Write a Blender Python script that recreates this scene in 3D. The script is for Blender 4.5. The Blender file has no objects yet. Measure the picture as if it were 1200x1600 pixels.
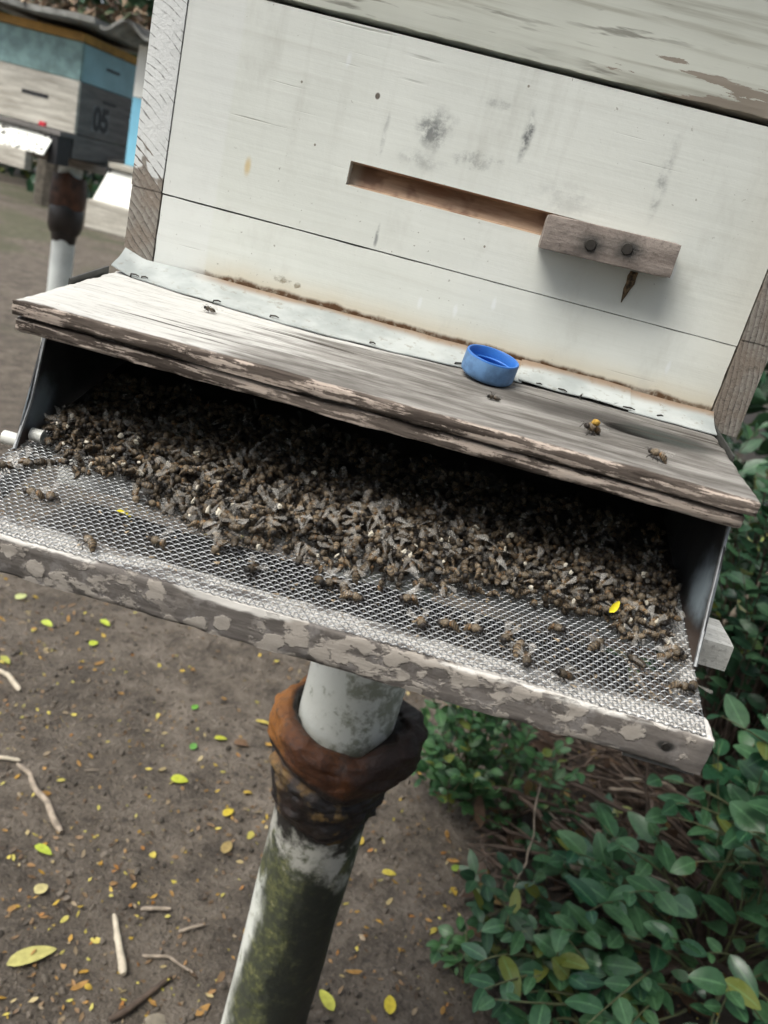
import bpy, bmesh, math, random
from mathutils import Vector, Matrix, noise, Euler
R = math.radians
random.seed(7)
scene = bpy.context.scene
COL = scene.collection

# ------------------------------------------------------------------ camera
cam_d = bpy.data.cameras.new('camera'); cam = bpy.data.objects.new('camera', cam_d); COL.objects.link(cam)
fwd = Vector((-0.04514854, 0.93776698, -0.34431773))
rgt = Vector((0.96189845, 0.13384493, 0.23840492))
upv = Vector((-0.26965345, 0.32043505, 0.90807951))
cam.matrix_world = Matrix(((rgt.x, upv.x, -fwd.x, 0.02708), (rgt.y, upv.y, -fwd.y, -0.52560),
                           (rgt.z, upv.z, -fwd.z, 0.07104), (0, 0, 0, 1)))
cam_d.sensor_fit = 'VERTICAL'; cam_d.sensor_height = 36.0; cam_d.lens = 1269.6 / 1600 * 36.0
cam_d.clip_start = 0.02; cam_d.clip_end = 400
cam_d.dof.use_dof = True; cam_d.dof.focus_distance = 0.50; cam_d.dof.aperture_fstop = 11.0
scene.camera = cam

# ------------------------------------------------------------------ world, sun, exposure
SUN = Vector((-0.40, -0.36, 0.84)).normalized()
w = bpy.data.worlds.new('World'); scene.world = w; w.use_nodes = True
wt = w.node_tree; wt.nodes.clear()
sky = wt.nodes.new('ShaderNodeTexSky'); sky.sky_type = 'NISHITA'; sky.sun_disc = False
sky.sun_elevation = math.asin(SUN.z); sky.sun_rotation = math.atan2(SUN.x, SUN.y)
sky.air_density = 1.0; sky.dust_density = 3.0
hs = wt.nodes.new('ShaderNodeHueSaturation'); hs.inputs['Saturation'].default_value = 0.45
bg = wt.nodes.new('ShaderNodeBackground'); bg.inputs['Strength'].default_value = 0.085
wo = wt.nodes.new('ShaderNodeOutputWorld')
wt.links.new(sky.outputs[0], hs.inputs['Color']); wt.links.new(hs.outputs[0], bg.inputs[0]); wt.links.new(bg.outputs[0], wo.inputs[0])
sd = bpy.data.lights.new('sun', 'SUN'); sd.energy = 1.5; sd.angle = R(38); sd.color = (1.0, 0.98, 0.89)
so = bpy.data.objects.new('sun', sd); COL.objects.link(so)
so.rotation_euler = SUN.to_track_quat('Z', 'Y').to_euler(); so.location = (-2, -1, 4)
vs = scene.view_settings; vs.view_transform = 'Standard'; vs.look = 'None'; vs.gamma = 1.0; vs.exposure = 1.42
vs.use_curve_mapping = False
cy = scene.cycles; cy.max_bounces = 6; cy.diffuse_bounces = 3; cy.glossy_bounces = 3; cy.transmission_bounces = 3; cy.transparent_max_bounces = 6; cy.use_adaptive_sampling = True; cy.adaptive_threshold = 0.03

# ------------------------------------------------------------------ node helper
class NT:
    def __init__(s, name, rough=0.7, metal=0.0, spec=0.5):
        s.m = bpy.data.materials.new(name); s.m.use_nodes = True; s.t = s.m.node_tree
        s.b = s.t.nodes['Principled BSDF']
        s.set('Roughness', rough); s.set('Metallic', metal); s.set('Specular IOR Level', spec)
        s._c = None
    def new(s, t): return s.t.nodes.new('ShaderNode' + t)
    def put(s, sock, v):
        if isinstance(v, bpy.types.NodeSocket): s.t.links.new(v, sock)
        elif v is not None:
            if isinstance(v, (tuple, list)) and len(v) == 3 and sock.type == 'RGBA': v = (*v, 1)
            sock.default_value = v
    def set(s, n, v): s.put(s.b.inputs[n], v)
    @property
    def co(s):
        if s._c is None: s._c = s.new('TexCoord').outputs['Object']
        return s._c
    def map(s, scale=(1, 1, 1), loc=(0, 0, 0), rot=(0, 0, 0), vec=None):
        n = s.new('Mapping'); s.put(n.inputs['Vector'], vec or s.co)
        n.inputs['Scale'].default_value = scale; n.inputs['Location'].default_value = loc; n.inputs['Rotation'].default_value = rot
        return n.outputs[0]
    def noise(s, scale=5, det=4, rough=0.55, vec=None, dist=0.0, col=False):
        n = s.new('TexNoise'); s.put(n.inputs['Vector'], vec or s.co)
        n.inputs['Scale'].default_value = scale; n.inputs['Detail'].default_value = det
        n.inputs['Roughness'].default_value = rough; n.inputs['Distortion'].default_value = dist
        return n.outputs['Color' if col else 'Fac']
    def voro(s, scale=5, vec=None, feat='F1', out='Distance', rnd=1.0):
        n = s.new('TexVoronoi'); n.feature = feat; s.put(n.inputs['Vector'], vec or s.co)
        n.inputs['Scale'].default_value = scale; n.inputs['Randomness'].default_value = rnd
        return n.outputs[out]
    def math(s, op, a, b=None, clamp=False):
        n = s.new('Math'); n.operation = op; n.use_clamp = clamp; s.put(n.inputs[0], a)
        if b is not None: s.put(n.inputs[1], b)
        return n.outputs[0]
    def ss(s, v, lo, hi, tlo=0.0, thi=1.0):
        n = s.new('MapRange'); n.interpolation_type = 'SMOOTHSTEP'; s.put(n.inputs[0], v)
        for i, x in enumerate((lo, hi, tlo, thi)): s.put(n.inputs[i + 1], x)
        return n.outputs[0]
    def mix(s, f, a, b, mode='MIX'):
        n = s.new('Mix'); n.data_type = 'RGBA'; n.blend_type = mode
        s.put(n.inputs[0], f); s.put(n.inputs[6], a); s.put(n.inputs[7], b); return n.outputs[2]
    def ramp(s, f, stops):
        n = s.new('ValToRGB'); e = n.color_ramp.elements
        while len(e) < len(stops): e.new(0.5)
        for el, (p, c) in zip(e, stops): el.position = p; el.color = (*c, 1) if len(c) == 3 else c
        s.put(n.inputs[0], f); return n.outputs[0]
    def xyz(s, vec=None):
        n = s.new('SeparateXYZ'); s.put(n.inputs[0], vec or s.co); return n.outputs
    def bump(s, h, strength=0.3, dist=0.001):
        n = s.new('Bump'); n.inputs['Strength'].default_value = strength; n.inputs['Distance'].default_value = dist
        s.put(n.inputs['Height'], h); s.set('Normal', n.outputs[0])
    def blob(s, c, r, soft=0.6, warp=None):
        """soft ellipsoid stain around point c with radii r (object space)"""
        v = s.map(scale=tuple(1 / q for q in r), loc=tuple(-a / q for a, q in zip(c, r)))
        if warp is not None:
            a = s.new('VectorMath'); a.operation = 'ADD'; s.put(a.inputs[0], v); s.put(a.inputs[1], warp); v = a.outputs[0]
        l = s.new('VectorMath'); l.operation = 'LENGTH'; s.put(l.inputs[0], v)
        return s.ss(l.outputs['Value'], 1.0, 1.0 - soft)
    def vmul(s, v, k):
        n = s.new('VectorMath'); n.operation = 'MULTIPLY_ADD'; s.put(n.inputs[0], v)
        n.inputs[1].default_value = (k, k, k); n.inputs[2].default_value = (-k / 2,) * 3; return n.outputs[0]

# ------------------------------------------------------------------ materials
def m_white_board():
    n = NT('white_painted_board', 0.42)
    x, y, z = n.xyz()
    big = n.noise(7, 3, 0.5)
    c = n.mix(n.ss(big, 0.3, 0.7), (0.69, 0.705, 0.655), (0.79, 0.805, 0.755))
    grain = n.noise(1, 5, 0.6, vec=n.map((4, 30, 110)))
    c = n.mix(n.ss(grain, 0.53, 0.72, 0, 0.30), c, (0.50, 0.49, 0.43))
    # hair cracks along the grain
    hair = n.noise(1, 2, 0.5, vec=n.map((9, 20, 260)))
    region = n.noise(14, 2, 0.5, vec=n.map(loc=(3, 0, 1)))
    hm = n.math('MULTIPLY', n.ss(hair, 0.66, 0.72), n.ss(region, 0.48, 0.62))
    c = n.mix(n.math('MULTIPLY', hm, 0.6), c, (0.20, 0.19, 0.17))
    wr = n.vmul(n.noise(55, 4, 0.65, col=True), 1.5)
    wr2 = n.vmul(n.noise(120, 4, 0.7, col=True), 2.4)
    grit = n.noise(90, 4, 0.75)
    def stain(cc, r, col, amt, soft=0.8, w=wr, g=True):
        nonlocal c
        k = n.blob(cc, r, soft, w)
        if g: k = n.math('MULTIPLY', k, n.ss(grit, 0.36, 0.62))
        c = n.mix(n.math('MULTIPLY', k, amt), c, col)
    G = (0.13, 0.135, 0.14)
    stain((-0.027, 0, 0.1185), (0.014, 0.02, 0.016), G, 0.85)
    stain((-0.033, 0, 0.100), (0.020, 0.02, 0.006), G, 0.4)
    stain((0.0268, 0, 0.1275), (0.0040, 0.02, 0.017), G, 0.95, w=wr)
    stain((0.002, 0, 0.107), (0.020, 0.02, 0.006), G, 0.5, w=wr2)
    stain((-0.046, 0, 0.0515), (0.0016, 0.02, 0.008), G, 0.7)
    stain((-0.055, 0, 0.108), (0.002, 0.02, 0.014), G, 0.45)
    stain((0.1097, 0, 0.120), (0.0045, 0.02, 0.030), G, 0.5)
    stain((0.060, 0, 0.10), (0.03, 0.02, 0.012), G, 0.25)
    stain((0.006, 0, 0.139), (0.012, 0.02, 0.004), G, 0.4, w=wr2)
    stain((-0.1335, 0, 0.072), (0.0030, 0.02, 0.0075), (0.62, 0.46, 0.20), 0.75, w=None, g=False)
    stain((-0.1005, 0, 0.0112), (0.007, 0.02, 0.0030), (0.10, 0.10, 0.085), 1.0, 0.4, w=wr2)
    stain((-0.089, 0, 0.0102), (0.0025, 0.02, 0.002), (0.10, 0.10, 0.085), 1.0, 0.4, w=wr2)
    stain((-0.064, 0, 0.1277), (0.0018, 0.02, 0.0022), (0.12, 0.10, 0.08), 1.0, 0.4, w=None, g=False)
    for (a, b) in ((-0.11, .125), (.02, .062), (-.095, .0935), (.02, .152)):
        stain((a, 0, b), (0.0008, 0.02, 0.0009), (0.2, 0.17, 0.13), 0.9, 0.4, w=None, g=False)
    # whitish rubbed streaks
    for (a, b) in ((-.01, .02), (.013, .021), (.133, .075), (.15, .02), (-.085, .142), (.035, .03)):
        stain((a, 0, b), (0.002, 0.02, 0.006), (0.80, 0.82, 0.81), 0.8, 0.7, w=wr, g=False)
    # propolis and rust creeping up from the flashing
    e = n.math('SUBTRACT', n.math('SUBTRACT', z, 0.0012), n.math('MULTIPLY', n.noise(38, 5, 0.6, vec=n.map((1, 1, 0.2))), 0.0085))
    left = n.ss(x, -0.168, -0.135)
    halo = n.math('MULTIPLY', n.ss(e, 0.016, -0.006), left)
    c = n.mix(n.math('MULTIPLY', halo, 0.55), c, (0.62, 0.49, 0.30))
    line = n.math('MULTIPLY', n.ss(e, 0.0005, -0.0022), left)
    c = n.mix(n.math('MULTIPLY', line, n.ss(n.noise(150, 3, 0.7), 0.3, 0.55, 0.5, 1.0)), c, (0.105, 0.050, 0.020))
    c = n.mix(n.ss(x, 0.145, 0.187, 0, 0.25), c, (0.52, 0.46, 0.34))
    drip = n.noise(1, 4, 0.6, vec=n.map((75, 30, 5), loc=(1, 0, 2)))
    c = n.mix(n.math('MULTIPLY', n.ss(drip, 0.54, 0.70), n.ss(z, 0.03, 0.16, 0.03, 0.20)), c, (0.46, 0.45, 0.40))
    sp = n.noise(340, 2, 0.6); zone = n.noise(11, 3, 0.6, vec=n.map(loc=(9, 0, 4)))
    c = n.mix(n.math('MULTIPLY', n.ss(sp, 0.68, 0.74), n.ss(zone, 0.45, 0.6, 0, 0.7)), c, (0.25, 0.23, 0.19))
    c = n.mix(n.ss(n.noise(24, 5, 0.7, vec=n.map((1, 1, 0.45), loc=(2, 0, 6))), 0.52, 0.72, 0, 0.32), c, (0.47, 0.46, 0.41))
    c = n.mix(n.ss(x, -0.1485, -0.1515, 0, 0.35), c, (0.78, 0.79, 0.785))
    n.set('Base Color', c)
    n.bump(n.math('ADD', n.math('MULTIPLY', grain, 1.2), n.math('SUBTRACT', n.noise(60, 4, 0.6), hm)), 0.30, 0.0008)
    n.set('Roughness', n.ss(big, 0.3, 0.7, 0.38, 0.52))
    return n.m

def m_super_paint():
    n = NT('aged_cream_paint', 0.55)
    big = n.noise(6, 4, 0.55)
    c = n.mix(n.ss(big, 0.3, 0.7), (0.58, 0.59, 0.52), (0.70, 0.71, 0.635))
    g = n.noise(1, 5, 0.6, vec=n.map((5, 30, 120)))
    c = n.mix(n.ss(g, 0.5, 0.68, 0, 0.6), c, (0.30, 0.285, 0.22))
    ch = n.noise(1, 6, 0.65, vec=n.map((15, 30, 130), loc=(0.3, 0, 0.2)))
    x, y, z = n.xyz()
    zone = n.math('MULTIPLY', n.ss(z, 0.225, 0.17), n.ss(x, -0.04, 0.12, 0.35, 1.0))
    k = n.math('GREATER_THAN', n.math('MULTIPLY', ch, zone), 0.50)
    c = n.mix(k, c, n.mix(n.noise(1, 4, 0.6, vec=n.map((6, 30, 160))), (0.24, 0.20, 0.16), (0.40, 0.35, 0.29)))
    k2 = n.math('MULTIPLY', n.ss(n.noise(1, 4, 0.6, vec=n.map((14, 30, 130), loc=(5, 0, 0))), 0.56, 0.62), n.ss(n.noise(10, 2), 0.40, 0.55))
    c = n.mix(n.math('MULTIPLY', k2, 0.7), c, (0.16, 0.15, 0.12))
    n.set('Base Color', c); n.bump(n.math('SUBTRACT', g, n.math('MULTIPLY', k, 0.6)), 0.35, 0.0008)
    return n.m

def m_end_grain():
    n = NT('end_grain_board', 0.75)
    x, y, z = n.xyz()
    wp = n.vmul(n.noise(22, 3, 0.5, col=True), 0.010)
    ad = n.new('VectorMath'); ad.operation = 'ADD'; n.put(ad.inputs[0], n.co); n.put(ad.inputs[1], wp)
    # growth rings: circles about a pith outside the board, flattened
    v = n.map(scale=(1, 0.02, 0.62), loc=(0.255, 0, 0.085), vec=ad.outputs[0])
    ln = n.new('VectorMath'); ln.operation = 'LENGTH'; n.put(ln.inputs[0], v)
    rad = ln.outputs['Value']
    ring = n.math('FRACT', n.math('MULTIPLY', rad, 330.0))
    ring = n.math('ADD', ring, n.math('MULTIPLY', n.math('SUBTRACT', n.noise(220, 3, 0.7), 0.5), 0.7))
    fine = n.noise(420, 4, 0.75)
    blot = n.noise(45, 3, 0.6)
    bare = n.mix(n.ss(ring, 0.1, 0.9), (0.30, 0.275, 0.24), (0.20, 0.175, 0.15))
    bare = n.mix(n.ss(blot, 0.45, 0.62, 0, 0.6), bare, (0.22, 0.17, 0.13))
    bare = n.mix(n.ss(fine, 0.5, 0.66, 0, 0.7), bare, (0.11, 0.09, 0.075))
    paint = n.mix(n.noise(20, 3), (0.64, 0.65, 0.64), (0.74, 0.75, 0.74))
    e = n.math('ADD', z, n.math('MULTIPLY', n.math('SUBTRACT', n.noise(30, 3), 0.5), 0.05))
    side = n.ss(x, -0.19, 0.18)
    amount = n.math('SUBTRACT', n.ss(e, 0.045, 0.090, 0.10, 0.85), n.math('MULTIPLY', side, 0.62))
    k = n.ss(n.math('SUBTRACT', n.math('ADD', amount, n.math('MULTIPLY', n.math('SUBTRACT', blot, 0.5), 1.2)), n.math('MULTIPLY', n.ss(ring, 0.75, 1.0), 0.22)), 0.34, 0.42)
    crack = n.math('MULTIPLY', n.ss(ring, 0.80, 0.98), n.ss(n.noise(60, 3), 0.43, 0.52))
    c = n.mix(n.math('MULTIPLY', k, 0.95), bare, paint); c = n.mix(n.math('MULTIPLY', crack, 0.7), c, (0.06, 0.055, 0.05))
    n.set('Base Color', c); n.bump(n.math('SUBTRACT', fine, ring), 0.5, 0.001)
    return n.m

def m_weathered(name, paint_glare=True):
    """grey silvered plank with paint remains, left-end glare put into the colour, grain along X"""
    n = NT(name, 0.8, 0, 0.04)
    x, y, z = n.xyz()
    g = n.noise(1, 6, 0.65, vec=n.map((13, 85, 85)), dist=0.5)
    g2 = n.noise(1, 5, 0.65, vec=n.map((48, 420, 420)), dist=0.5)
    c = n.mix(n.ss(g, 0.33, 0.68), (0.125, 0.115, 0.105), (0.33, 0.315, 0.295))
    c = n.mix(n.ss(g2, 0.45, 0.75, 0, 0.55), c, (0.10, 0.09, 0.08))
    if paint_glare:
        pn = n.noise(1, 5, 0.6, vec=n.map((9, 60, 60), loc=(1, 2, 0)))
        amt = n.ss(n.math('SUBTRACT', x, n.math('MULTIPLY', n.math('ADD', y, 0.06), 0.9)), 0.10, -0.17, 0.08, 0.62)  # whiter to the left: paint remains plus glare put into the colour
        k = n.ss(n.math('ADD', pn, amt), 0.80, 0.98)
        k = n.math('MULTIPLY', k, n.ss(g2, 0.70, 0.50, 0.45, 1))
        c = n.mix(k, c, n.mix(g, (0.44, 0.43, 0.405), (0.62, 0.61, 0.585)))
        # dark wet zone round the knot
        wr = n.vmul(n.noise(20, 3, col=True), 0.9)
        c = n.mix(n.math('MULTIPLY', n.blob((0.115, -0.055, -0.012), (0.105, 0.030, 0.03), 0.8, wr), 0.9), c, (0.055, 0.050, 0.046))
        c = n.mix(n.blob((0.1310, -0.0610, -0.012), (0.021, 0.0105, 0.02), 0.3, n.vmul(n.noise(30, 2, col=True), 0.4)), c, (0.012, 0.011, 0.010))
        c = n.mix(n.math('MULTIPLY', n.blob((0.148, -0.055, -0.012), (0.032, 0.018, 0.02), 0.8, wr), 0.95), c, (0.05, 0.055, 0.05))
    cr = n.noise(1, 2, 0.5, vec=n.map((9, 230, 40), loc=(2, 1, 0)), dist=0.3)
    crk = n.math('MULTIPLY', n.ss(cr, 0.655, 0.69), n.ss(n.noise(13, 2, 0.5, vec=n.map(loc=(5, 5, 0))), 0.40, 0.52))
    c = n.mix(n.math('MULTIPLY', crk, 0.9), c, (0.06, 0.052, 0.045))
    c = n.mix(n.math('MULTIPLY', n.ss(n.noise(260, 3, 0.7), 0.66, 0.74), 0.6), c, (0.12, 0.105, 0.09))
    # front edge: dark timber with pinkish peeled patches
    ln = n.noise(1, 6, 0.68, vec=n.map((30, 60, 330), loc=(7, 0, 3)))
    edge = n.mix(n.ss(g, 0.35, 0.7), (0.060, 0.048, 0.041), (0.17, 0.14, 0.12))
    edge = n.mix(n.ss(n.math('ADD', n.math('ADD', ln, n.math('MULTIPLY', n.math('SUBTRACT', n.noise(260, 4, 0.8), 0.5), 0.2)), n.math('MULTIPLY', n.ss(z, -0.030, -0.018), -0.05)), 0.475, 0.535), edge, n.mix(g2, (0.38, 0.305, 0.255), (0.54, 0.46, 0.40)))
    fr = n.ss(n.math('ADD', y, n.math('MULTIPLY', n.math('SUBTRACT', ln, 0.5), 0.010)), -0.1235, -0.1262)
    c = n.mix(fr, c, edge)
    n.set('Base Color', c)
    n.bump(n.math('ADD', g, g2), 0.7, 0.0012)
    n.set('Roughness', n.ss(g, 0.3, 0.7, 0.82, 0.62))
    return n.m

def m_bar():
    n = NT('lichened_timber', 0.85)
    g = n.noise(1, 5, 0.65, vec=n.map((7, 110, 130)))
    c = n.mix(n.ss(g, 0.3, 0.7), (0.085, 0.073, 0.065), (0.20, 0.178, 0.162))
    sp = n.noise(85, 4, 0.7)
    c = n.mix(n.ss(sp, 0.48, 0.66, 0, 0.6), c, (0.27, 0.25, 0.24))
    pn = n.noise(1, 6, 0.6, vec=n.map((80, 100, 120), loc=(2, 0, 1), rot=(0, R(8), 0)), dist=0.1)
    pk = n.ss(n.math('ADD', pn, n.math('MULTIPLY', n.math('SUBTRACT', n.noise(230, 4, 0.8), 0.5), 0.22)), 0.49, 0.575)
    vv = n.map((84, 84, 105), loc=(3, 1, 2))
    wa = n.new('VectorMath'); wa.operation = 'ADD'; n.put(wa.inputs[0], vv); n.put(wa.inputs[1], n.vmul(n.noise(130, 4, 0.7, col=True), 0.9))
    vd = n.voro(1.0, wa.outputs[0]); vc = n.xyz(n.voro(1.0, wa.outputs[0], out='Color'))
    disc = n.math('MULTIPLY', n.ss(vd, 0.50, 0.40), n.math('GREATER_THAN', vc[0], 0.42))
    pk = n.math('MAXIMUM', n.math('MULTIPLY', pk, n.ss(n.noise(12, 2), 0.45, 0.55)), disc)
    c = n.mix(pk, c, n.mix(n.noise(160, 3, 0.7), (0.30, 0.265, 0.23), (0.45, 0.405, 0.36)))
    x, y, z = n.xyz()
    # rubbed white arris along the top
    wn = n.noise(1, 4, 0.6, vec=n.map((18, 60, 60), loc=(0, 4, 0)))
    top = n.ss(n.math('ADD', z, n.math('MULTIPLY', n.math('SUBTRACT', wn, 0.5), 0.016)), -0.1205, -0.1185)
    c = n.mix(n.math('MULTIPLY', top, n.ss(wn, 0.42, 0.5)), c, (0.66, 0.63, 0.59))
    c = n.mix(n.blob((0.166, -0.187, -0.1275), (0.006, 0.02, 0.0032), 0.5), c, (0.03, 0.028, 0.026))
    n.set('Base Color', c)
    n.bump(n.math('ADD', n.math('ADD', g, sp), pk), 0.6, 0.0009)
    return n.m

def m_bare_wood(name, a=(0.20, 0.16, 0.135), b=(0.36, 0.30, 0.26), sc=(12, 160, 160), rough=0.75):
    n = NT(name, rough)
    g = n.noise(1, 6, 0.65, vec=n.map(sc)); f = n.noise(300, 3, 0.7)
    c = n.mix(n.ss(g, 0.3, 0.7), a, b)
    c = n.mix(n.ss(f, 0.5, 0.7, 0, 0.5), c, tuple(q * 0.45 for q in a))
    n.set('Base Color', c); n.bump(n.math('ADD', g, f), 0.6, 0.0008); return n

def m_block():
    n = m_bare_wood('grey_block_wood', (0.19, 0.155, 0.135), (0.30, 0.255, 0.225), (22, 120, 220))
    c = n.b.inputs['Base Color'].links[0].from_socket
    wr = n.vmul(n.noise(120, 3, col=True), 0.8)
    for a, z in ((0.0790, 0.0780), (0.0997, 0.0808)):
        c = n.mix(n.math('MULTIPLY', n.blob((a, -0.02, z), (0.0150, 0.02, 0.0095), 0.95, wr), 1.0), c, (0.030, 0.03, 0.028))
    n.set('Base Color', c); return n.m

def m_recess():
    n = NT('bare_recess_wood', 0.6)
    g = n.noise(1, 5, 0.6, vec=n.map((18, 60, 140))); b = n.noise(45, 3, 0.6)
    c = n.mix(n.ss(g, 0.35, 0.65), (0.27, 0.15, 0.09), (0.50, 0.35, 0.24))
    c = n.mix(n.ss(b, 0.5, 0.62, 0, 0.7), c, (0.18, 0.09, 0.055))
    x, y, z = n.xyz()
    c = n.mix(n.ss(x, -0.062, -0.0695, 0, 0.75), c, (0.56, 0.47, 0.37))
    n.set('Base Color', c); n.bump(g, 0.4, 0.001); return n.m

def m_flash():
    n = NT('painted_zinc_strip', 0.38, 0.0)
    b = n.noise(25, 4, 0.6)
    c = n.mix(n.ss(b, 0.35, 0.65), (0.31, 0.335, 0.33), (0.46, 0.485, 0.475))
    sp = n.noise(170, 3, 0.7)
    c = n.mix(n.ss(sp, 0.56, 0.70, 0, 0.6), c, (0.22, 0.20, 0.16))
    x, y, z = n.xyz()
    up = n.math('MULTIPLY', n.ss(n.math('ADD', y, n.math('MULTIPLY', n.math('SUBTRACT', b, 0.5), 0.012)), -0.008, -0.001), n.ss(x, -0.165, -0.13))
    c = n.mix(n.math('MULTIPLY', up, 0.8), c, (0.22, 0.12, 0.05))
    n.set('Base Color', c); n.bump(b, 0.2, 0.001); return n.m

def m_tray_wall():
    """dark painted tin, with a pale light reflection painted into the middle of each cheek near its front edge"""
    n = NT('dark_painted_tin', 0.45, 0.2)
    b = n.noise(30, 4, 0.65)
    c = n.mix(n.ss(b, 0.35, 0.7), (0.030, 0.030, 0.032), (0.060, 0.060, 0.062))
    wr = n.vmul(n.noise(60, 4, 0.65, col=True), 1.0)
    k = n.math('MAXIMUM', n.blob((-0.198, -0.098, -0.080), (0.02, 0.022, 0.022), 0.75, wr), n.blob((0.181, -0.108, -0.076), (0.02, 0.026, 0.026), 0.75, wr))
    c = n.mix(n.math('MULTIPLY', k, 0.9), c, (0.30, 0.36, 0.40))  # pale blue reflection of light put into the cheek colour
    x, y, z = n.xyz()
    low = n.ss(n.math('ADD', z, n.math('MULTIPLY', n.math('SUBTRACT', b, 0.5), 0.02)), -0.088, -0.096)
    c = n.mix(low, c, (0.07, 0.048, 0.038))
    n.set('Base Color', c); n.bump(b, 0.15, 0.001); return n.m

def m_simple(name, col, rough=0.5, metal=0.0, var=0.3, sc=40, bump=0.2, bd=0.0006, **kw):
    n = NT(name, rough, metal)
    b = n.noise(sc, 4, 0.6)
    n.set('Base Color', n.mix(n.ss(b, 0.3, 0.7), tuple(q * (1 - var) for q in col), tuple(min(1, q * (1 + var)) for q in col)))
    if bump: n.bump(b, bump, bd)
    for k, v in kw.items(): n.set(k.replace('_', ' '), v)
    return n.m

def m_attr(name, rough=0.6, spec=0.4, sc=300, var=0.3, bump=0.3):
    """base colour from the mesh's own colour attribute"""
    n = NT(name, rough, 0, spec)
    a = n.new('Attribute'); a.attribute_name = 'Col'
    b = n.noise(sc, 3, 0.6)
    n.set('Base Color', n.mix(n.ss(b, 0.3, 0.7, 0, 1), n.mix(1.0, a.outputs['Color'], (1 - var,) * 3, 'MULTIPLY'), a.outputs['Color']))
    if bump: n.bump(b, bump, 0.0004)
    return n.m

def m_pipe():
    n = NT('mossy_white_pipe', 0.5)
    x, y, z0 = n.xyz()
    z = n.math('ADD', z0, -0.07)
    base = n.mix(n.noise(18, 3), (0.70, 0.72, 0.65), (0.80, 0.81, 0.75))
    fl = n.noise(60, 5, 0.7)
    c = n.mix(n.ss(n.math('ADD', fl, n.ss(x, -0.03, 0.05, -0.06, 0.08)), 0.48, 0.66, 0, 0.8), base, (0.24, 0.25, 0.17))
    low = n.ss(z, -0.60, -0.68)
    m1 = n.noise(13, 5, 0.65, vec=n.map((1, 1, 0.6)))
    # moss is thick on the camera side below the collar, bare white on the weather side
    side = n.ss(n.math('ADD', x, n.math('MULTIPLY', n.math('SUBTRACT', m1, 0.5), 0.06)), -0.040, -0.024)
    zz = n.math('ADD', z, n.math('MULTIPLY', n.math('SUBTRACT', n.noise(19, 6, 0.72, vec=n.map(loc=(6, 3, 1))), 0.5), 0.20))
    start = n.ss(zz, -0.625, -0.66)
    leftm = n.math('MAXIMUM', side, n.ss(zz, -0.775, -0.735))
    moss = n.math('MULTIPLY', start, leftm)
    mc = n.ramp(n.noise(52, 8, 0.78), [(0.38, (0.012, 0.016, 0.010)), (0.52, (0.035, 0.044, 0.013)), (0.62, (0.12, 0.125, 0.035)), (0.74, (0.32, 0.31, 0.19))])
    c = n.mix(n.math('MULTIPLY', moss, 0.95), c, mc)
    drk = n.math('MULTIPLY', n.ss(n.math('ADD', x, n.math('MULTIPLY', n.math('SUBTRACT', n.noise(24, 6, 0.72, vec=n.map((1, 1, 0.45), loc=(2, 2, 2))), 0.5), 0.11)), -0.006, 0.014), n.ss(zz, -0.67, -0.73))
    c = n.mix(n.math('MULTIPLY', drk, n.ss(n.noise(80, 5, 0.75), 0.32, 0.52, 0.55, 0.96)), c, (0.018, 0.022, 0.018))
    wh = n.math('MULTIPLY', n.math('MULTIPLY', n.ss(zz, -0.72, -0.675), start), n.ss(n.noise(26, 4, 0.65, vec=n.map(loc=(4, 1, 2))), 0.40, 0.52))
    c = n.mix(wh, c, (0.48, 0.47, 0.42))
    tar = n.ss(n.math('ADD', z, n.math('MULTIPLY', n.math('SUBTRACT', n.noise(30, 4, 0.7), 0.5), 0.09)), -0.665, -0.645)
    tar = n.math('MULTIPLY', tar, n.ss(z, -0.55, -0.57))
    c = n.mix(tar, c, (0.020, 0.018, 0.016))
    n.set('Base Color', c); n.bump(n.math('ADD', fl, m1), 0.5, 0.002); return n.m

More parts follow.
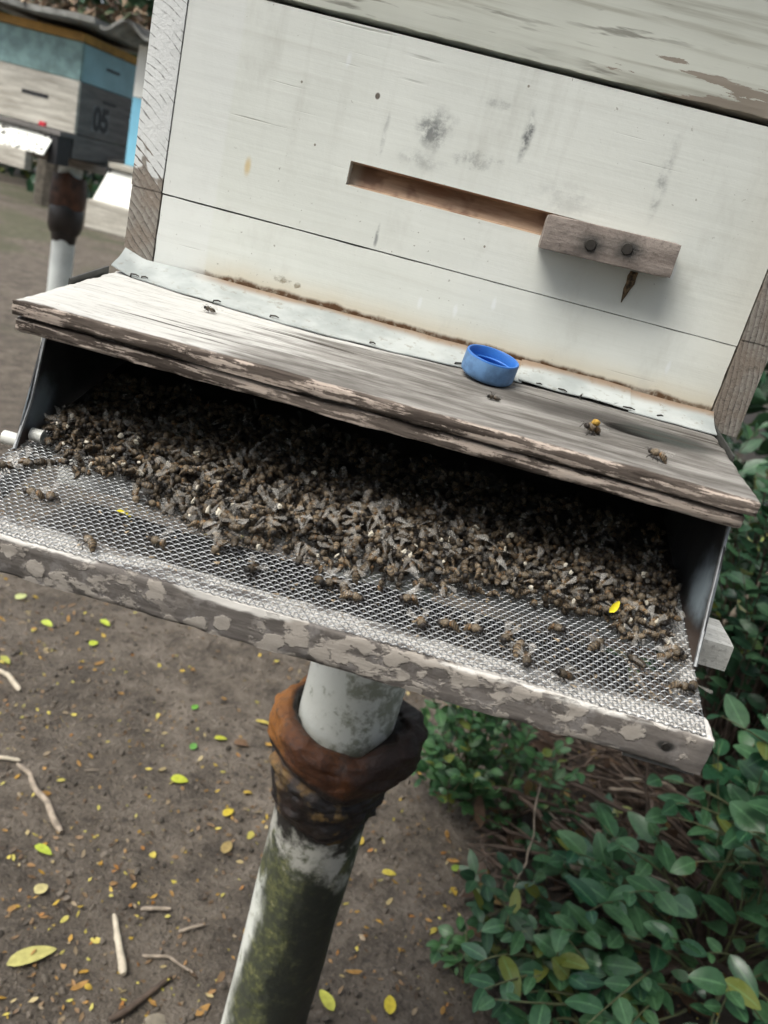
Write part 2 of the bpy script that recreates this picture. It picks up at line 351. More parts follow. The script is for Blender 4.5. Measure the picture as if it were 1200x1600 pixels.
def m_collar():
    n = NT('oily_brown_collar', 0.38)
    x, y, z = n.xyz()
    b = n.noise(16, 4, 0.6)
    c = n.ramp(b, [(0.32, (0.030, 0.011, 0.007)), (0.5, (0.095, 0.032, 0.012)), (0.72, (0.20, 0.072, 0.021))])
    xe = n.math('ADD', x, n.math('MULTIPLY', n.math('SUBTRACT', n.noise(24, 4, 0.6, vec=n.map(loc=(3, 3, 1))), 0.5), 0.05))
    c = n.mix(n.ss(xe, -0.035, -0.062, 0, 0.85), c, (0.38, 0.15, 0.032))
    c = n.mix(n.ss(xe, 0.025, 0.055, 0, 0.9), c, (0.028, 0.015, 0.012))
    rim = n.math('ADD', z, n.math('MULTIPLY', n.math('SUBTRACT', b, 0.5), 0.02))
    c = n.mix(n.math('MULTIPLY', n.ss(rim, -0.480, -0.487), n.ss(rim, -0.503, -0.496)), c, (0.016, 0.011, 0.010))
    rr = n.new('VectorMath'); rr.operation = 'LENGTH'; n.put(rr.inputs[0], n.map(scale=(1, 1, 0), loc=(-0.008, -0.227, 0)))
    c = n.mix(n.ss(rr.outputs['Value'], 0.064, 0.058), c, (0.02, 0.015, 0.012))
    low = n.ss(n.math('ADD', z, n.math('MULTIPLY', n.math('SUBTRACT', b, 0.5), 0.03)), -0.496, -0.506)
    c = n.mix(low, c, (0.20, 0.125, 0.045))
    t = n.noise(13, 4, 0.6, vec=n.map(loc=(1.3, 2, 0.4)))
    t2 = n.noise(34, 6, 0.7, vec=n.map((1, 1, 0.5), loc=(7, 2, 1)))
    tar = n.math('MULTIPLY', n.ss(n.math('ADD', n.math('MULTIPLY', t, 0.7), n.math('MULTIPLY', t2, 0.3)), 0.455, 0.50), n.ss(z, -0.486, -0.506))
    c = n.mix(tar, c, (0.016, 0.014, 0.015))
    c = n.mix(n.math('MULTIPLY', n.ss(n.noise(38, 7, 0.75, vec=n.map((1, 1, 0.55))), 0.50, 0.64), 0.8), c, (0.030, 0.018, 0.014))
    n.set('Base Color', c); grit = n.noise(140, 5, 0.75)
    c2 = n.mix(n.ss(grit, 0.46, 0.66, 0, 0.55), c, (0.035, 0.02, 0.015)); n.set('Base Color', c2)
    n.set('Roughness', n.ss(n.math('ADD', t, n.math('MULTIPLY', grit, 0.5)), 0.6, 0.85, 0.68, 0.40)); n.bump(n.math('ADD', n.math('ADD', b, t2), n.math('MULTIPLY', grit, 0.8)), 0.7, 0.004); return n.m

def m_soil():
    n = NT('bare_damp_soil', 0.9)
    a = n.noise(1.6, 4, 0.6); b = n.noise(14, 6, 0.7); f = n.noise(120, 4, 0.7)
    c = n.ramp(b, [(0.34, (0.058, 0.046, 0.035)), (0.5, (0.155, 0.126, 0.098)), (0.66, (0.265, 0.222, 0.178))])
    c = n.mix(n.ss(a, 0.35, 0.68, 0, 0.5), c, (0.110, 0.089, 0.068))
    c = n.mix(n.ss(f, 0.56, 0.7, 0, 0.6), c, (0.24, 0.20, 0.17))
    c = n.mix(n.ss(f, 0.42, 0.3, 0, 0.7), c, (0.035, 0.028, 0.023))
    f3 = n.noise(55, 6, 0.78)
    c = n.mix(n.ss(f3, 0.53, 0.66, 0, 0.75), c, (0.22, 0.185, 0.15)); c = n.mix(n.ss(f3, 0.46, 0.34, 0, 0.8), c, (0.030, 0.024, 0.019))
    xx, yy, zz_ = n.xyz()
    shrub_shade = n.ss(n.math('ADD', xx, n.math('MULTIPLY', n.math('SUBTRACT', n.noise(7, 4, 0.6), 0.5), 0.25)), 0.30, 0.42)  # shade under the shrubs, put into the soil colour
    c = n.mix(n.math('MULTIPLY', shrub_shade, 0.85), c, (0.030, 0.022, 0.016))
    far = n.noise(0.9, 5, 0.6, vec=n.map(loc=(3, 1, 0)))
    x, y, z = n.xyz()
    c = n.mix(n.math('MULTIPLY', n.ss(far, 0.45, 0.6), n.ss(y, 2.5, 5.0, 0, 0.6)), c, (0.075, 0.085, 0.035))
    n.set('Base Color', c); n.bump(n.math('ADD', n.math('ADD', n.math('MULTIPLY', b, 1.5), f), f3), 1.0, 0.014); return n.m

def m_leaf(name, ca, cb, rough=0.35, trans=0.12):
    n = NT(name, rough, 0, 0.5)
    i = n.new('ObjectInfo'); g = n.new('NewGeometry')
    rnd = n.math('FRACT', n.math('ADD', i.outputs['Random'], g.outputs['Random Per Island']))
    c = n.mix(rnd, ca, cb)
    c = n.mix(n.ss(n.noise(60, 3), 0.35, 0.7, 0, 0.35), c, tuple(q * 0.6 for q in ca))
    c = n.mix(n.ss(rnd, 0.955, 0.97, 0, 0.75), c, (0.20, 0.21, 0.035))
    at_ = n.new('Attribute'); at_.attribute_name = 'Rib'
    c = n.mix(n.ss(at_.outputs['Fac'], 0.86, 0.97, 0, 0.32), c, tuple(min(1, q * 2.4 + 0.03) for q in cb))
    n.set('Base Color', c); n.set('Roughness', n.ss(n.noise(35, 3), 0.3, 0.7, rough - 0.07, rough + 0.16))
    tr = n.new('BsdfTranslucent'); n.put(tr.inputs['Color'], c)
    mx = n.new('MixShader'); mx.inputs[0].default_value = trans
    out = n.t.nodes['Material Output']
    n.t.links.new(n.b.outputs[0], mx.inputs[1]); n.t.links.new(tr.outputs[0], mx.inputs[2]); n.t.links.new(mx.outputs[0], out.inputs['Surface'])
    return n.m

def m_wing():
    n = NT('bee_wing', 0.3, 0, 0.6)
    n.set('Base Color', n.mix(n.noise(60, 2), (0.44, 0.41, 0.37), (0.62, 0.59, 0.55))); n.set('Alpha', 0.23); return n.m

MAT = dict(
    white=m_white_board(), super=m_super_paint(), endg=m_end_grain(), plank=m_weathered('silvered_plank'),
    bar=m_bar(), block=m_block(), recess=m_recess(), flash=m_flash(), wall=m_tray_wall(), pipe=m_pipe(), collar=m_collar(),
    soil=m_soil(), wing=m_wing(),
    wood=m_bare_wood('weathered_timber', (0.17, 0.15, 0.13), (0.36, 0.33, 0.30)).m,
    paleblock=m_bare_wood('whitewashed_timber', (0.52, 0.51, 0.47), (0.76, 0.75, 0.71)).m,
    darkwood=m_bare_wood('dark_inside_wood', (0.05, 0.04, 0.03), (0.09, 0.07, 0.055)).m,
    inner_shade=m_simple('painted_inner_shade', (0.022, 0.019, 0.017), 0.85, 0, 0.4, 60, 0.4),  # near-black: the tray's inside shade put into the colour
    wire=m_simple('galvanised_wire', (0.46, 0.47, 0.48), 0.44, 0.92, 0.2, 200, 0),
    nail=m_simple('dark_nail', (0.05, 0.045, 0.04), 0.5, 0.5),
    strip=m_simple('dark_strip', (0.07, 0.07, 0.065), 0.5, 0.3),
    bluecap=m_simple('blue_plastic', (0.035, 0.16, 0.50), 0.42, 0, 0.12, 60, 0.15),
    capdust=m_simple('dusty_blue_plastic', (0.095, 0.19, 0.35), 0.55, 0, 0.25, 120, 0.15),
    propolis=m_simple('brown_propolis', (0.15, 0.10, 0.055), 0.75, 0, 0.85, 300, 0.8, 0.002),
    whitetube=m_simple('white_plastic_tube', (0.62, 0.62, 0.58), 0.4, 0, 0.1),
    bee=m_attr('bee_body', 0.55, 0.4, 1100, 0.6, 0.9),
    crumb=m_simple('white_brood_crumb', (0.50, 0.46, 0.38), 0.8, 0, 0.35, 300, 0.5),
    debris=m_simple('wax_debris', (0.26, 0.20, 0.13), 0.8, 0, 0.6, 700, 0),
    petal=m_simple('yellow_petal', (0.75, 0.62, 0.02), 0.5, 0, 0.15, 100),
    soilbit=m_simple('soil_crumb', (0.095, 0.079, 0.063), 0.95, 0, 0.6, 9, 0.3),
    litter=m_attr('fallen_leaf', 0.55, 0.3, 90, 0.25, 0.3),
    stick=m_simple('dry_stick', (0.27, 0.22, 0.17), 0.85, 0, 0.35, 60, 0.6, 0.002),
    twig=m_simple('brown_twig', (0.075, 0.052, 0.038), 0.85, 0, 0.4, 40, 0.6, 0.002),
    gstem=m_simple('green_stem', (0.12, 0.13, 0.06), 0.6, 0, 0.3, 40, 0.3),
    leafA=m_leaf('glossy_leaf', (0.024, 0.092, 0.044), (0.095, 0.205, 0.085), 0.27),
    leafB=m_leaf('fresh_leaf', (0.035, 0.105, 0.040), (0.075, 0.17, 0.055), 0.4, 0.18),
    leafC=m_leaf('dark_green_leaf', (0.020, 0.060, 0.030), (0.045, 0.105, 0.042)),  # dark green leaf of the bushes and trees
    farblue=m_simple('pale_blue_paint', (0.24, 0.41, 0.46), 0.6, 0, 0.12, 9),
    brightblue=m_simple('sky_blue_paint', (0.20, 0.50, 0.66), 0.55, 0, 0.1, 9),
    farteal=m_simple('faded_teal_paint', (0.20, 0.32, 0.31), 0.6, 0, 0.3, 14),
    ochre=m_simple('ochre_board', (0.36, 0.20, 0.045), 0.7, 0, 0.3, 9),
    farwood=m_bare_wood('cream_hive_timber', (0.34, 0.31, 0.26), (0.64, 0.61, 0.53), (6, 6, 50)).m,
    farpatch=m_simple('grey_number_patch', (0.20, 0.20, 0.20), 0.7, 0, 0.15, 20),
    fardark=m_bare_wood('brown_hive_timber', (0.10, 0.095, 0.09), (0.19, 0.175, 0.165), (6, 6, 70)).m,
    farwhite=m_simple('white_paint', (0.74, 0.74, 0.68), 0.5, 0, 0.06, 9),
    cement=m_simple('fibre_cement', (0.20, 0.20, 0.185), 0.9, 0, 0.35, 22, 0.5, 0.004),
    black=m_simple('black_paint', (0.018, 0.018, 0.02), 0.6, 0, 0.2),
    red=m_simple('red_plastic', (0.55, 0.03, 0.05), 0.5, 0, 0.1),
    farpipe=m_simple('white_pipe', (0.66, 0.69, 0.66), 0.45, 0, 0.1, 12),
    fartar=m_simple('tarred_collar', (0.022, 0.016, 0.014), 0.4, 0, 0.5, 12),
    farcollar=m_simple('brown_collar', (0.065, 0.026, 0.014), 0.6, 0, 0.8, 14, 0.5, 0.004),
    bark=m_simple('tree_bark', (0.10, 0.085, 0.065), 0.9, 0, 0.4, 14, 0.8, 0.01),
)

# ------------------------------------------------------------------ object helpers
def empty(name, loc=(0, 0, 0), rz=0.0):
    o = bpy.data.objects.new(name, None); COL.objects.link(o); o.location = loc; o.rotation_euler = (0, 0, rz)
    o.empty_display_size = 0.02; return o
def tag(o, label=None, cat=None, group=None, kind=None):
    if label: o['label'] = label
    if cat: o['category'] = cat
    if group: o['group'] = group
    if kind: o['kind'] = kind
    return o
def adopt(o, parent):
    """parent o while its vertices stay in world coordinates"""
    o.parent = parent
    m = Matrix.Identity(4); p = parent
    while p is not None:
        m = Matrix.LocRotScale(p.location, p.rotation_euler, p.scale) if p.type == 'EMPTY' else m
        p = p.parent
    if parent.type == 'EMPTY': o.matrix_parent_inverse = m.inverted()
    return o
def mesh_of(bm, name, mats, smooth=True, ang=38):
    me = bpy.data.meshes.new(name); bm.normal_update(); bm.to_mesh(me); bm.free()
    for m in (mats if isinstance(mats, (list, tuple)) else [mats]): me.materials.append(MAT[m] if isinstance(m, str) else m)
    if smooth:
        for p in me.polygons: p.use_smooth = True
        if ang < 180: me.set_sharp_from_angle(angle=R(ang))
    return me
def obj(name, bm, mats, parent=None, smooth=True, ang=38):
    o = bpy.data.objects.new(name, mesh_of(bm, name, mats, smooth, ang)); COL.objects.link(o)
    if parent is not None: adopt(o, parent)
    return o
def raw(name, verts, faces, mats, parent=None, smooth=True, ang=38, cols=None, midx=None):
    me = bpy.data.meshes.new(name); me.from_pydata(verts, [], faces)
    for m in (mats if isinstance(mats, (list, tuple)) else [mats]): me.materials.append(MAT[m] if isinstance(m, str) else m)
    if cols is not None:
        at = me.color_attributes.new('Col', 'FLOAT_COLOR', 'POINT'); flat = []
        for c in cols: flat += [c[0], c[1], c[2], 1.0]
        at.data.foreach_set('color', flat)
    if midx is not None: me.polygons.foreach_set('material_index', midx)
    if smooth:
        me.polygons.foreach_set('use_smooth', [True] * len(me.polygons))
        if ang < 180: me.set_sharp_from_angle(angle=R(ang))
    me.update()
    o = bpy.data.objects.new(name, me); COL.objects.link(o)
    if parent is not None: adopt(o, parent)
    return o
def box(bm, x0, x1, y0, y1, z0, z1, bev=0.0):
    r = bmesh.ops.create_cube(bm, size=1.0)
    vsn = r['verts']
    for v in vsn:
        v.co = Vector(((x0 + x1) / 2 + v.co.x * (x1 - x0), (y0 + y1) / 2 + v.co.y * (y1 - y0), (z0 + z1) / 2 + v.co.z * (z1 - z0)))
    if bev:
        es = list({e for v in vsn for e in v.link_edges})
        bmesh.ops.bevel(bm, geom=es, offset=bev, segments=2, affect='EDGES', profile=0.6)
    return bm
def boxbm(*a, **k): return box(bmesh.new(), *a, **k)
def rough_board(x0, x1, y0, y1, z0, z1, step=0.006, wear=0.002, amp=0.0004, seed=0.0, fx=None, stepyz=None):
    """a worn plank: gridded box whose edges are nibbled by noise"""
    s2 = stepyz or step
    nx, ny, nz = max(2, int((x1 - x0) / step)), max(2, int((y1 - y0) / s2)), max(2, int((z1 - z0) / s2))
    idx = {}; verts = []; faces = []
    def vid(i, j, k):
        if (i, j, k) not in idx:
            p = Vector((x0 + (x1 - x0) * i / nx, y0 + (y1 - y0) * j / ny, z0 + (z1 - z0) * k / nz))
            ex = min(i, nx - i) / nx * (x1 - x0); ey = min(j, ny - j) / ny * (y1 - y0); ez = min(k, nz - k) / nz * (z1 - z0)
            d = sorted((ex, ey, ez))[1]                                  # distance to the nearest edge line
            q = p * 60 + Vector((seed, seed * 2, 0))
            e = max(0.0, 1 - d / (wear * 2.2)) if wear else 0
            nn = noise.noise(Vector((q.x, q.y * 1.5, q.z * 1.5))) * 0.5 + 0.5
            n2 = noise.noise(Vector((q.x * 3, q.y * 3, q.z * 3)))
            c = Vector(((x0 + x1) / 2, (y0 + y1) / 2, (z0 + z1) / 2))
            pull = wear * e * (0.25 + 1.1 * nn * nn + 0.25 * n2)
            if ey < s2 * 0.5: p.y += math.copysign(pull, c.y - p.y)
            if ez < s2 * 0.5: p.z += math.copysign(pull, c.z - p.z)
            if ex < step * 0.5: p.x += math.copysign(pull * 0.7, c.x - p.x)
            g = noise.noise(Vector((p.x * 25 + seed, p.y * 300, p.z * 300)))
            if ez < s2 * 0.5: p.z += amp * g * (1 if k else -1)
            elif ey < s2 * 0.5: p.y += amp * g
            if fx: p = fx(p)
            idx[(i, j, k)] = len(verts); verts.append(p)
        return idx[(i, j, k)]
    for i in range(nx):
        for j in range(ny):
            faces.append((vid(i, j, 0), vid(i, j + 1, 0), vid(i + 1, j + 1, 0), vid(i + 1, j, 0)))
            faces.append((vid(i, j, nz), vid(i + 1, j, nz), vid(i + 1, j + 1, nz), vid(i, j + 1, nz)))
    for i in range(nx):
        for k in range(nz):
            faces.append((vid(i, 0, k), vid(i + 1, 0, k), vid(i + 1, 0, k + 1), vid(i, 0, k + 1)))
            faces.append((vid(i, ny, k), vid(i, ny, k + 1), vid(i + 1, ny, k + 1), vid(i + 1, ny, k)))
    for j in range(ny):
        for k in range(nz):
            faces.append((vid(0, j, k), vid(0, j, k + 1), vid(0, j + 1, k + 1), vid(0, j + 1, k)))
            faces.append((vid(nx, j, k), vid(nx, j + 1, k), vid(nx, j + 1, k + 1), vid(nx, j, k + 1)))
    return verts, faces
def tube_geo(pts, rad, sides=6, V=None, F=None, cap=True):
    V = [] if V is None else V; F = [] if F is None else F
    pts = [Vector(p) for p in pts]; n = len(pts)
    if not isinstance(rad, (list, tuple)): rad = [rad] * n
    base = len(V); ref = Vector((0.31, 0.17, 0.93))
    for i, p in enumerate(pts):
        t = (pts[min(i + 1, n - 1)] - pts[max(i - 1, 0)]).normalized()
        a = t.cross(ref)
        if a.length < 1e-4: a = t.cross(Vector((1, 0, 0)))
        a.normalize(); b = t.cross(a)
        for k in range(sides):
            th = 2 * math.pi * k / sides
            V.append(p + (a * math.cos(th) + b * math.sin(th)) * rad[i])
    for i in range(n - 1):
        for k in range(sides):
            k2 = (k + 1) % sides
            F.append((base + i * sides + k, base + i * sides + k2, base + (i + 1) * sides + k2, base + (i + 1) * sides + k))
    if cap:
        F.append(tuple(base + k for k in reversed(range(sides)))); F.append(tuple(base + (n - 1) * sides + k for k in range(sides)))
    return V, F
def lathe_geo(prof, cx, cy, sides=32, warp=None, V=None, F=None):
    V = [] if V is None else V; F = [] if F is None else F; base = len(V)
    for (r, z) in prof:
        for k in range(sides):
            th = 2 * math.pi * k / sides
            p = Vector((r * math.cos(th), r * math.sin(th), z))
            if warp: p = warp(p, th)
            V.append(p + Vector((cx, cy, 0)))
    for i in range(len(prof) - 1):
        for k in range(sides):
            k2 = (k + 1) % sides
            F.append((base + i * sides + k, base + (i + 1) * sides + k, base + (i + 1) * sides + k2, base + i * sides + k2)[::-1])
    return V, F

# ------------------------------------------------------------------ ground
GZ = -1.05
def ground_h(x, y):
    h = 0.022 * noise.noise(Vector((x * 1.1, y * 1.1, 0))) + 0.010 * noise.noise(Vector((x * 5, y * 5, 3))) + 0.005 * noise.noise(Vector((x * 17, y * 17, 7)))
    return GZ + h
def axis(lo, hi, step, far):
    a = []; v = lo
    while v <= hi: a.append(v); v += step
    s = step
    v = hi
    while v < far: s *= 1.35; v += s; a.append(v)
    s = step; v = lo; pre = []
    while v > -far: s *= 1.35; v -= s; pre.append(v)
    return pre[::-1] + a
gx = axis(-1.6, 1.6, 0.03, 120); gy = axis(-0.2, 2.4, 0.03, 120)
gv = [(x, y, ground_h(x, y)) for y in gy for x in gx]
W_ = len(gx)
gf = [(j * W_ + i, j * W_ + i + 1, (j + 1) * W_ + i + 1, (j + 1) * W_ + i) for j in range(len(gy) - 1) for i in range(W_ - 1)]
tag(raw('ground', gv, gf, 'soil', ang=180), kind='structure')

# ------------------------------------------------------------------ the near hive
hive = empty('beehive', (0, 0.24, -0.14))
tag(hive, 'large weathered white wooden beehive in front with a tray of dead bees', 'beehive')
BW = 0.185; OW = 0.205; H1 = 0.0437; HS = 0.1630; D = 0.48
# lower front plank
v, f = rough_board(-BW + 0.0006, BW - 0.0006, 0.0, 0.02, 0.0, H1 - 0.0003, 0.008, 0.0006, 0.00012, 3)
raw('front_plank', v, f, 'white', hive)
# upper front plank with the routed hand hold
bm = bmesh.new()
xs = [-BW + 0.0006, -0.0715, 0.075, BW - 0.0006]; zs = [H1 + 0.0004, 0.0763, 0.0900, HS - 0.0014]
P = {}
def pv(x, y, z):
    k = (round(x, 5), round(y, 5), round(z, 5))
    if k not in P: P[k] = bm.verts.new((x, y, z - (0.00058 * min(1, max(0, (x + 0.12) / 0.2)) if z < 0.05 else 0)))
    return P[k]
for i in range(3):
    for k in range(3):
        if i == 1 and k == 1: continue
        bm.faces.new([pv(xs[i], 0, zs[k]), pv(xs[i + 1], 0, zs[k]), pv(xs[i + 1], 0, zs[k + 1]), pv(xs[i], 0, zs[k + 1])])
x0, x1, z0, z1 = xs[1], xs[2], zs[1], zs[2]
def rf(*p, m=1):
    fc = bm.faces.new([pv(*q) for q in p]); fc.material_index = m
yt, yb = 0.011, 0.0065
rf((x0, 0, z1), (x1, 0, z1), (x1, yt, z1 - .001), (x0, yt, z1 - .001))            # ceiling of the slot
rf((x0, yt, z1 - .001), (x1, yt, z1 - .001), (x1, yb, z0 + .001), (x0, yb, z0 + .001))
rf((x0, yb, z0 + .001), (x1, yb, z0 + .001), (x1, 0, z0), (x0, 0, z0))
rf((x0, 0, z0), (x0, 0, z1), (x0, yt, z1 - .001), (x0, yb, z0 + .001), m=0)
rf((x1, 0, z0), (x1, yb, z0 + .001), (x1, yt, z1 - .001), (x1, 0, z1))
X0, X1, Z0, Z1 = xs[0], xs[3], zs[0], zs[3]
bm.faces.new([pv(X0, .02, Z0), pv(X0, .02, Z1), pv(X1, .02, Z1), pv(X1, .02, Z0)])
bm.faces.new([pv(x, 0, Z1) for x in xs] + [pv(X1, .02, Z1), pv(X0, .02, Z1)])
bm.faces.new([pv(x, 0, Z0) for x in xs[::-1]] + [pv(X0, .02, Z0), pv(X1, .02, Z0)])
bm.faces.new([pv(X0, 0, z) for z in zs[::-1]] + [pv(X0, .02, Z1), pv(X0, .02, Z0)][::1])
bm.faces.new([pv(X1, 0, z) for z in zs] + [pv(X1, .02, Z1), pv(X1, .02, Z0)])
bmesh.ops.recalc_face_normals(bm, faces=bm.faces[:])
obj('front_plank', bm, ['white', 'recess'], hive, smooth=False)
# side planks showing their end grain
for s in (-1, 1):
    xa, xb = sorted((s * BW, s * OW))
    zlo = -0.004 if s < 0 else -0.010
    for (za, zb, of) in ((zlo, H1 + 0.0008 + (0.004 if s > 0 else 0), 0.0), (H1 + 0.0002 + (0.004 if s > 0 else 0), HS - 0.0014, 0.0004)):
        v, f = rough_board(xa + 0.0002 - (of if s < 0 else 0), xb + (of if s > 0 else 0), -0.0004 - of, D + of, za, zb, 0.005, 0.0004, 0.0002, 9 * s, stepyz=0.012)
        raw('side_plank', v, f, 'endg', hive)
obj('back_plank', boxbm(-BW, BW, D - 0.02, D, 0.0, HS - 0.0014), 'super', hive, smooth=False)
# super on top, a hair proud of the box below
for k, (za, zb) in enumerate(((HS + 0.0012, 0.236), (0.2368, 0.31))):
    v, f = rough_board(-BW, BW, -0.0022, 0.018, za, zb, 0.008, 0.0016, 0.0003, 21 + k)
    raw('super_plank', v, f, 'super', hive)
for s in (-1, 1):
    xa, xb = sorted((s * (BW + .0004), s * OW))
    v, f = rough_board(xa, xb, -0.0026, D, HS + 0.0012, 0.31, 0.006, 0.0012, 0.0002, 31 * s, stepyz=0.02)
    raw('super_side', v, f, 'super', hive)
obj('super_back', boxbm(-BW, BW, D - 0.02, D, HS + .0012, 0.31), 'super', hive, smooth=False)
obj('inner_cover', boxbm(-0.21, 0.21, -0.008, D + 0.005, 0.3105, 0.322, bev=0.001), 'wood', hive)
def corrugated(x0, x1, y0, y1, z, pitch=0.11, amp=0.018, th=0.006, nx=60, ny=8, tilt=0.0):
    V = []; F = []
    for t in (0, 1):
        for j in range(ny + 1):
            for i in range(nx + 1):
                x = x0 + (x1 - x0) * i / nx; y = y0 + (y1 - y0) * j / ny
                V.append((x, y, z + amp * math.cos(2 * math.pi * x / pitch) + t * th + tilt * (y - y0) + 0.0015 * noise.noise(Vector((x * 30, y * 30, t)))))
    n1 = (nx + 1) * (ny + 1); w_ = nx + 1
    for j in range(ny):
        for i in range(nx):
            a = j * w_ + i
            F.append((a, a + w_, a + w_ + 1, a + 1)); F.append((n1 + a, n1 + a + 1, n1 + a + w_ + 1, n1 + a + w_))
    for i in range(nx):
        F.append((i, i + 1, n1 + i + 1, n1 + i)); b = ny * w_ + i; F.append((b, n1 + b, n1 + b + 1, b + 1))
    for j in range(ny):
        a = j * w_; F.append((a, n1 + a, n1 + a + w_, a + w_)); b = a + nx; F.append((b, b + w_, n1 + b + w_, n1 + b))
    return V, F
v, f = corrugated(-0.30, 0.30, -0.065, 0.62, 0.342)
raw('roof_sheet', v, f, 'cement', hive)

# handle block with two bolts
def tilt(p):
    return Vector((p.x, p.y, p.z + (p.x - 0.0505) * 0.022))
v, f = rough_board(0.0508, 0.1288, -0.0200, -0.0004, 0.0692, 0.0888, 0.003, 0.0010, 0.0002, 5, fx=tilt)
blk = raw('handle_block', v, f, 'block', hive)
for (bx_, bz_) in ((0.0790, 0.0780), (0.0997, 0.0808)):
    bmn = bmesh.new()
    bmesh.ops.create_cone(bmn, cap_ends=True, segments=16, radius1=0.0037, radius2=0.0029, depth=0.0018,
                          matrix=Matrix.Translation((bx_, -0.0204, bz_)) @ Matrix.Rotation(R(90), 4, 'X'))
    obj('bolt', bmn, 'nail', blk)
# lump of propolis under the block
v = []; f = []
for i, (zz, wd) in enumerate(((0.0700, 0.0026), (0.0665, 0.0030), (0.063, 0.0024), (0.059, 0.0022), (0.0555, 0.0012), (0.051, 0.0003))):
    xc = 0.1112 - (0.070 - zz) * 0.10
    for k in range(5):
        t = -1 + k / 2
        v.append((xc + wd * t + 0.0013 * noise.noise(Vector((zz * 900, k * 3.1, 0))), -0.0006 - 0.0012 * (1 - t * t) * (wd / 0.0046), zz))
    if i:
        for k in range(4): a = (i - 1) * 5 + k; f.append((a, a + 5, a + 6, a + 1))
raw('propolis_drip', v, f, 'propolis', hive)

# landing board: two layers with a dark crack between
XL, XR = -0.203, 0.1858
def board_z(y): return -0.0072 + (y + 0.003) * 0.0855
def slope(p): return Vector((p.x, p.y, p.z + (p.y + 0.003) * 0.0855 - 0.0072))
def topcurve(p):
    q = slope(p)
    if p.x < -0.19: q.z -= (-0.19 - p.x) * 0.05
    return q
v, f = rough_board(XL, XR, -0.1285, 0.012, -0.0078, 0.0, 0.003, 0.0011, 0.00035, 41, fx=topcurve, stepyz=0.0013)
land = raw('landing_plank', v, f, 'plank', hive, ang=50)
v, f = rough_board(XL + 0.001, XR - 0.004, -0.1270, 0.012, -0.0165, -0.0086, 0.003, 0.0013, 0.0004, 57, fx=topcurve, stepyz=0.00135)
raw('landing_plank', v, f, 'plank', hive, ang=50)
def slab(name, pts, th, mat, parent):
    """thin plate through a quad of world points, thickness th along its normal"""
    p = [Vector(q) for q in pts]; n_ = (p[1] - p[0]).cross(p[3] - p[0]).normalized() * th
    V = p + [q + n_ for q in p]
    return raw(name, V, [(3, 2, 1, 0), (4, 5, 6, 7), (0, 1, 5, 4), (1, 2, 6, 5), (2, 3, 7, 6), (3, 0, 4, 7)], mat, parent, smooth=False)
slab('edge_strip', [(XL - 0.0018, -0.066, -0.024), (XL - 0.0018, -0.018, -0.020), (XL - 0.0018, -0.018, board_z(-.018) + 0.0025), (XL - 0.0018, -0.066, board_z(-.066) + 0.0012)], -0.0012, 'strip', land)
slab('edge_strip', [(XR + 0.0006, -0.062, -0.024), (XR + 0.0006, -0.004, -0.020), (XR + 0.0006, -0.004, board_z(-.004) + 0.0035), (XR + 0.0006, -0.062, board_z(-.062) + 0.0015)], 0.0012, 'strip', land)

# flashing strip over the joint
key = [(-0.2035, -0.018), (-0.193, -0.0215), (-0.15, -0.030), (-0.10, -0.035), (-0.06, -0.037), (-0.02, -0.033), (0.03, -0.026), (0.0615, -0.0245), (0.10, -0.0225), (0.186, -0.0235)]
def fy(x):
    for (a, b), (c_, d_) in zip(key, key[1:]):
        if a <= x <= c_: return b + (d_ - b) * (x - a) / (c_ - a)
    return key[-1][1]
def flash_piece(xa, xb, lift, seed):
    V = []; F = []; nx = int((xb - xa) / 0.003); nt = 7
    for t in range(2):
        for i in range(nx + 1):
            x = xa + (xb - xa) * i / nx
            ye = fy(x) + 0.0010 * noise.noise(Vector((x * 90, seed, 0)))
            for k in range(nt + 1):
                u = k / nt
                y = -0.0008 + (ye + 0.0008) * u
                z = board_z(y) + 0.0014 + lift + 0.0075 * (1 - u) ** 2.6 + 0.0012 * math.sin(math.pi * u) + 0.0007 * noise.noise(Vector((x * 40, u * 2, seed)))
                if x < -0.19: z += (-0.19 - x) * 0.28 * (1 - 0.3 * u)
                V.append((x, y, z - 0.0007 * t))
    w_ = nt + 1; n1 = (nx + 1) * w_
    for i in range(nx):
        for k in range(nt):
            a = i * w_ + k; F.append((a, a + 1, a + w_ + 1, a + w_)); F.append((n1 + a, n1 + a + w_, n1 + a + w_ + 1, n1 + a + 1))
        a = i * w_ + nt; F.append((a, n1 + a, n1 + a + w_, a + w_)); a = i * w_; F.append((a, a + w_, n1 + a + w_, n1 + a))
    for k in range(nt):
        F.append((k, n1 + k, n1 + k + 1, k + 1)); a = nx * w_ + k; F.append((a, a + 1, n1 + a + 1, n1 + a))
    return raw('flashing_strip', V, F, 'flash', hive, ang=60)
fl1 = flash_piece(-0.2035, 0.0640, 0.0, 1.0); fl2 = flash_piece(0.0618, 0.1325, 0.0011, 5.0); fl3 = flash_piece(0.1312, 0.1858, 0.0, 8.0)
rn = random.Random(3)
for x in (-0.188, -0.181, -0.130, -0.094, -0.031, 0.022, 0.073, 0.087, 0.101, 0.1135, 0.122, 0.1275, 0.149):
    y = fy(x) + rn.uniform(-.0015, .003); a = rn.gauss(0.25, 0.5); z = board_z(y) + 0.0026
    L = rn.uniform(0.0035, 0.0075); d = Vector((math.cos(a), math.sin(a), 0)); p = Vector((x, y, z))
    V, F = tube_geo([p - d * .0004 + Vector((0, 0, -.0020)), p, p + d * L * 0.6 + Vector((0, 0, 0.0005)), p + d * L], [0.00055, 0.00062, 0.00055, 0.00035], 5)
    raw('bent_nail', V, F, 'nail', fl1 if x < 0.063 else (fl2 if x < 0.132 else fl3))

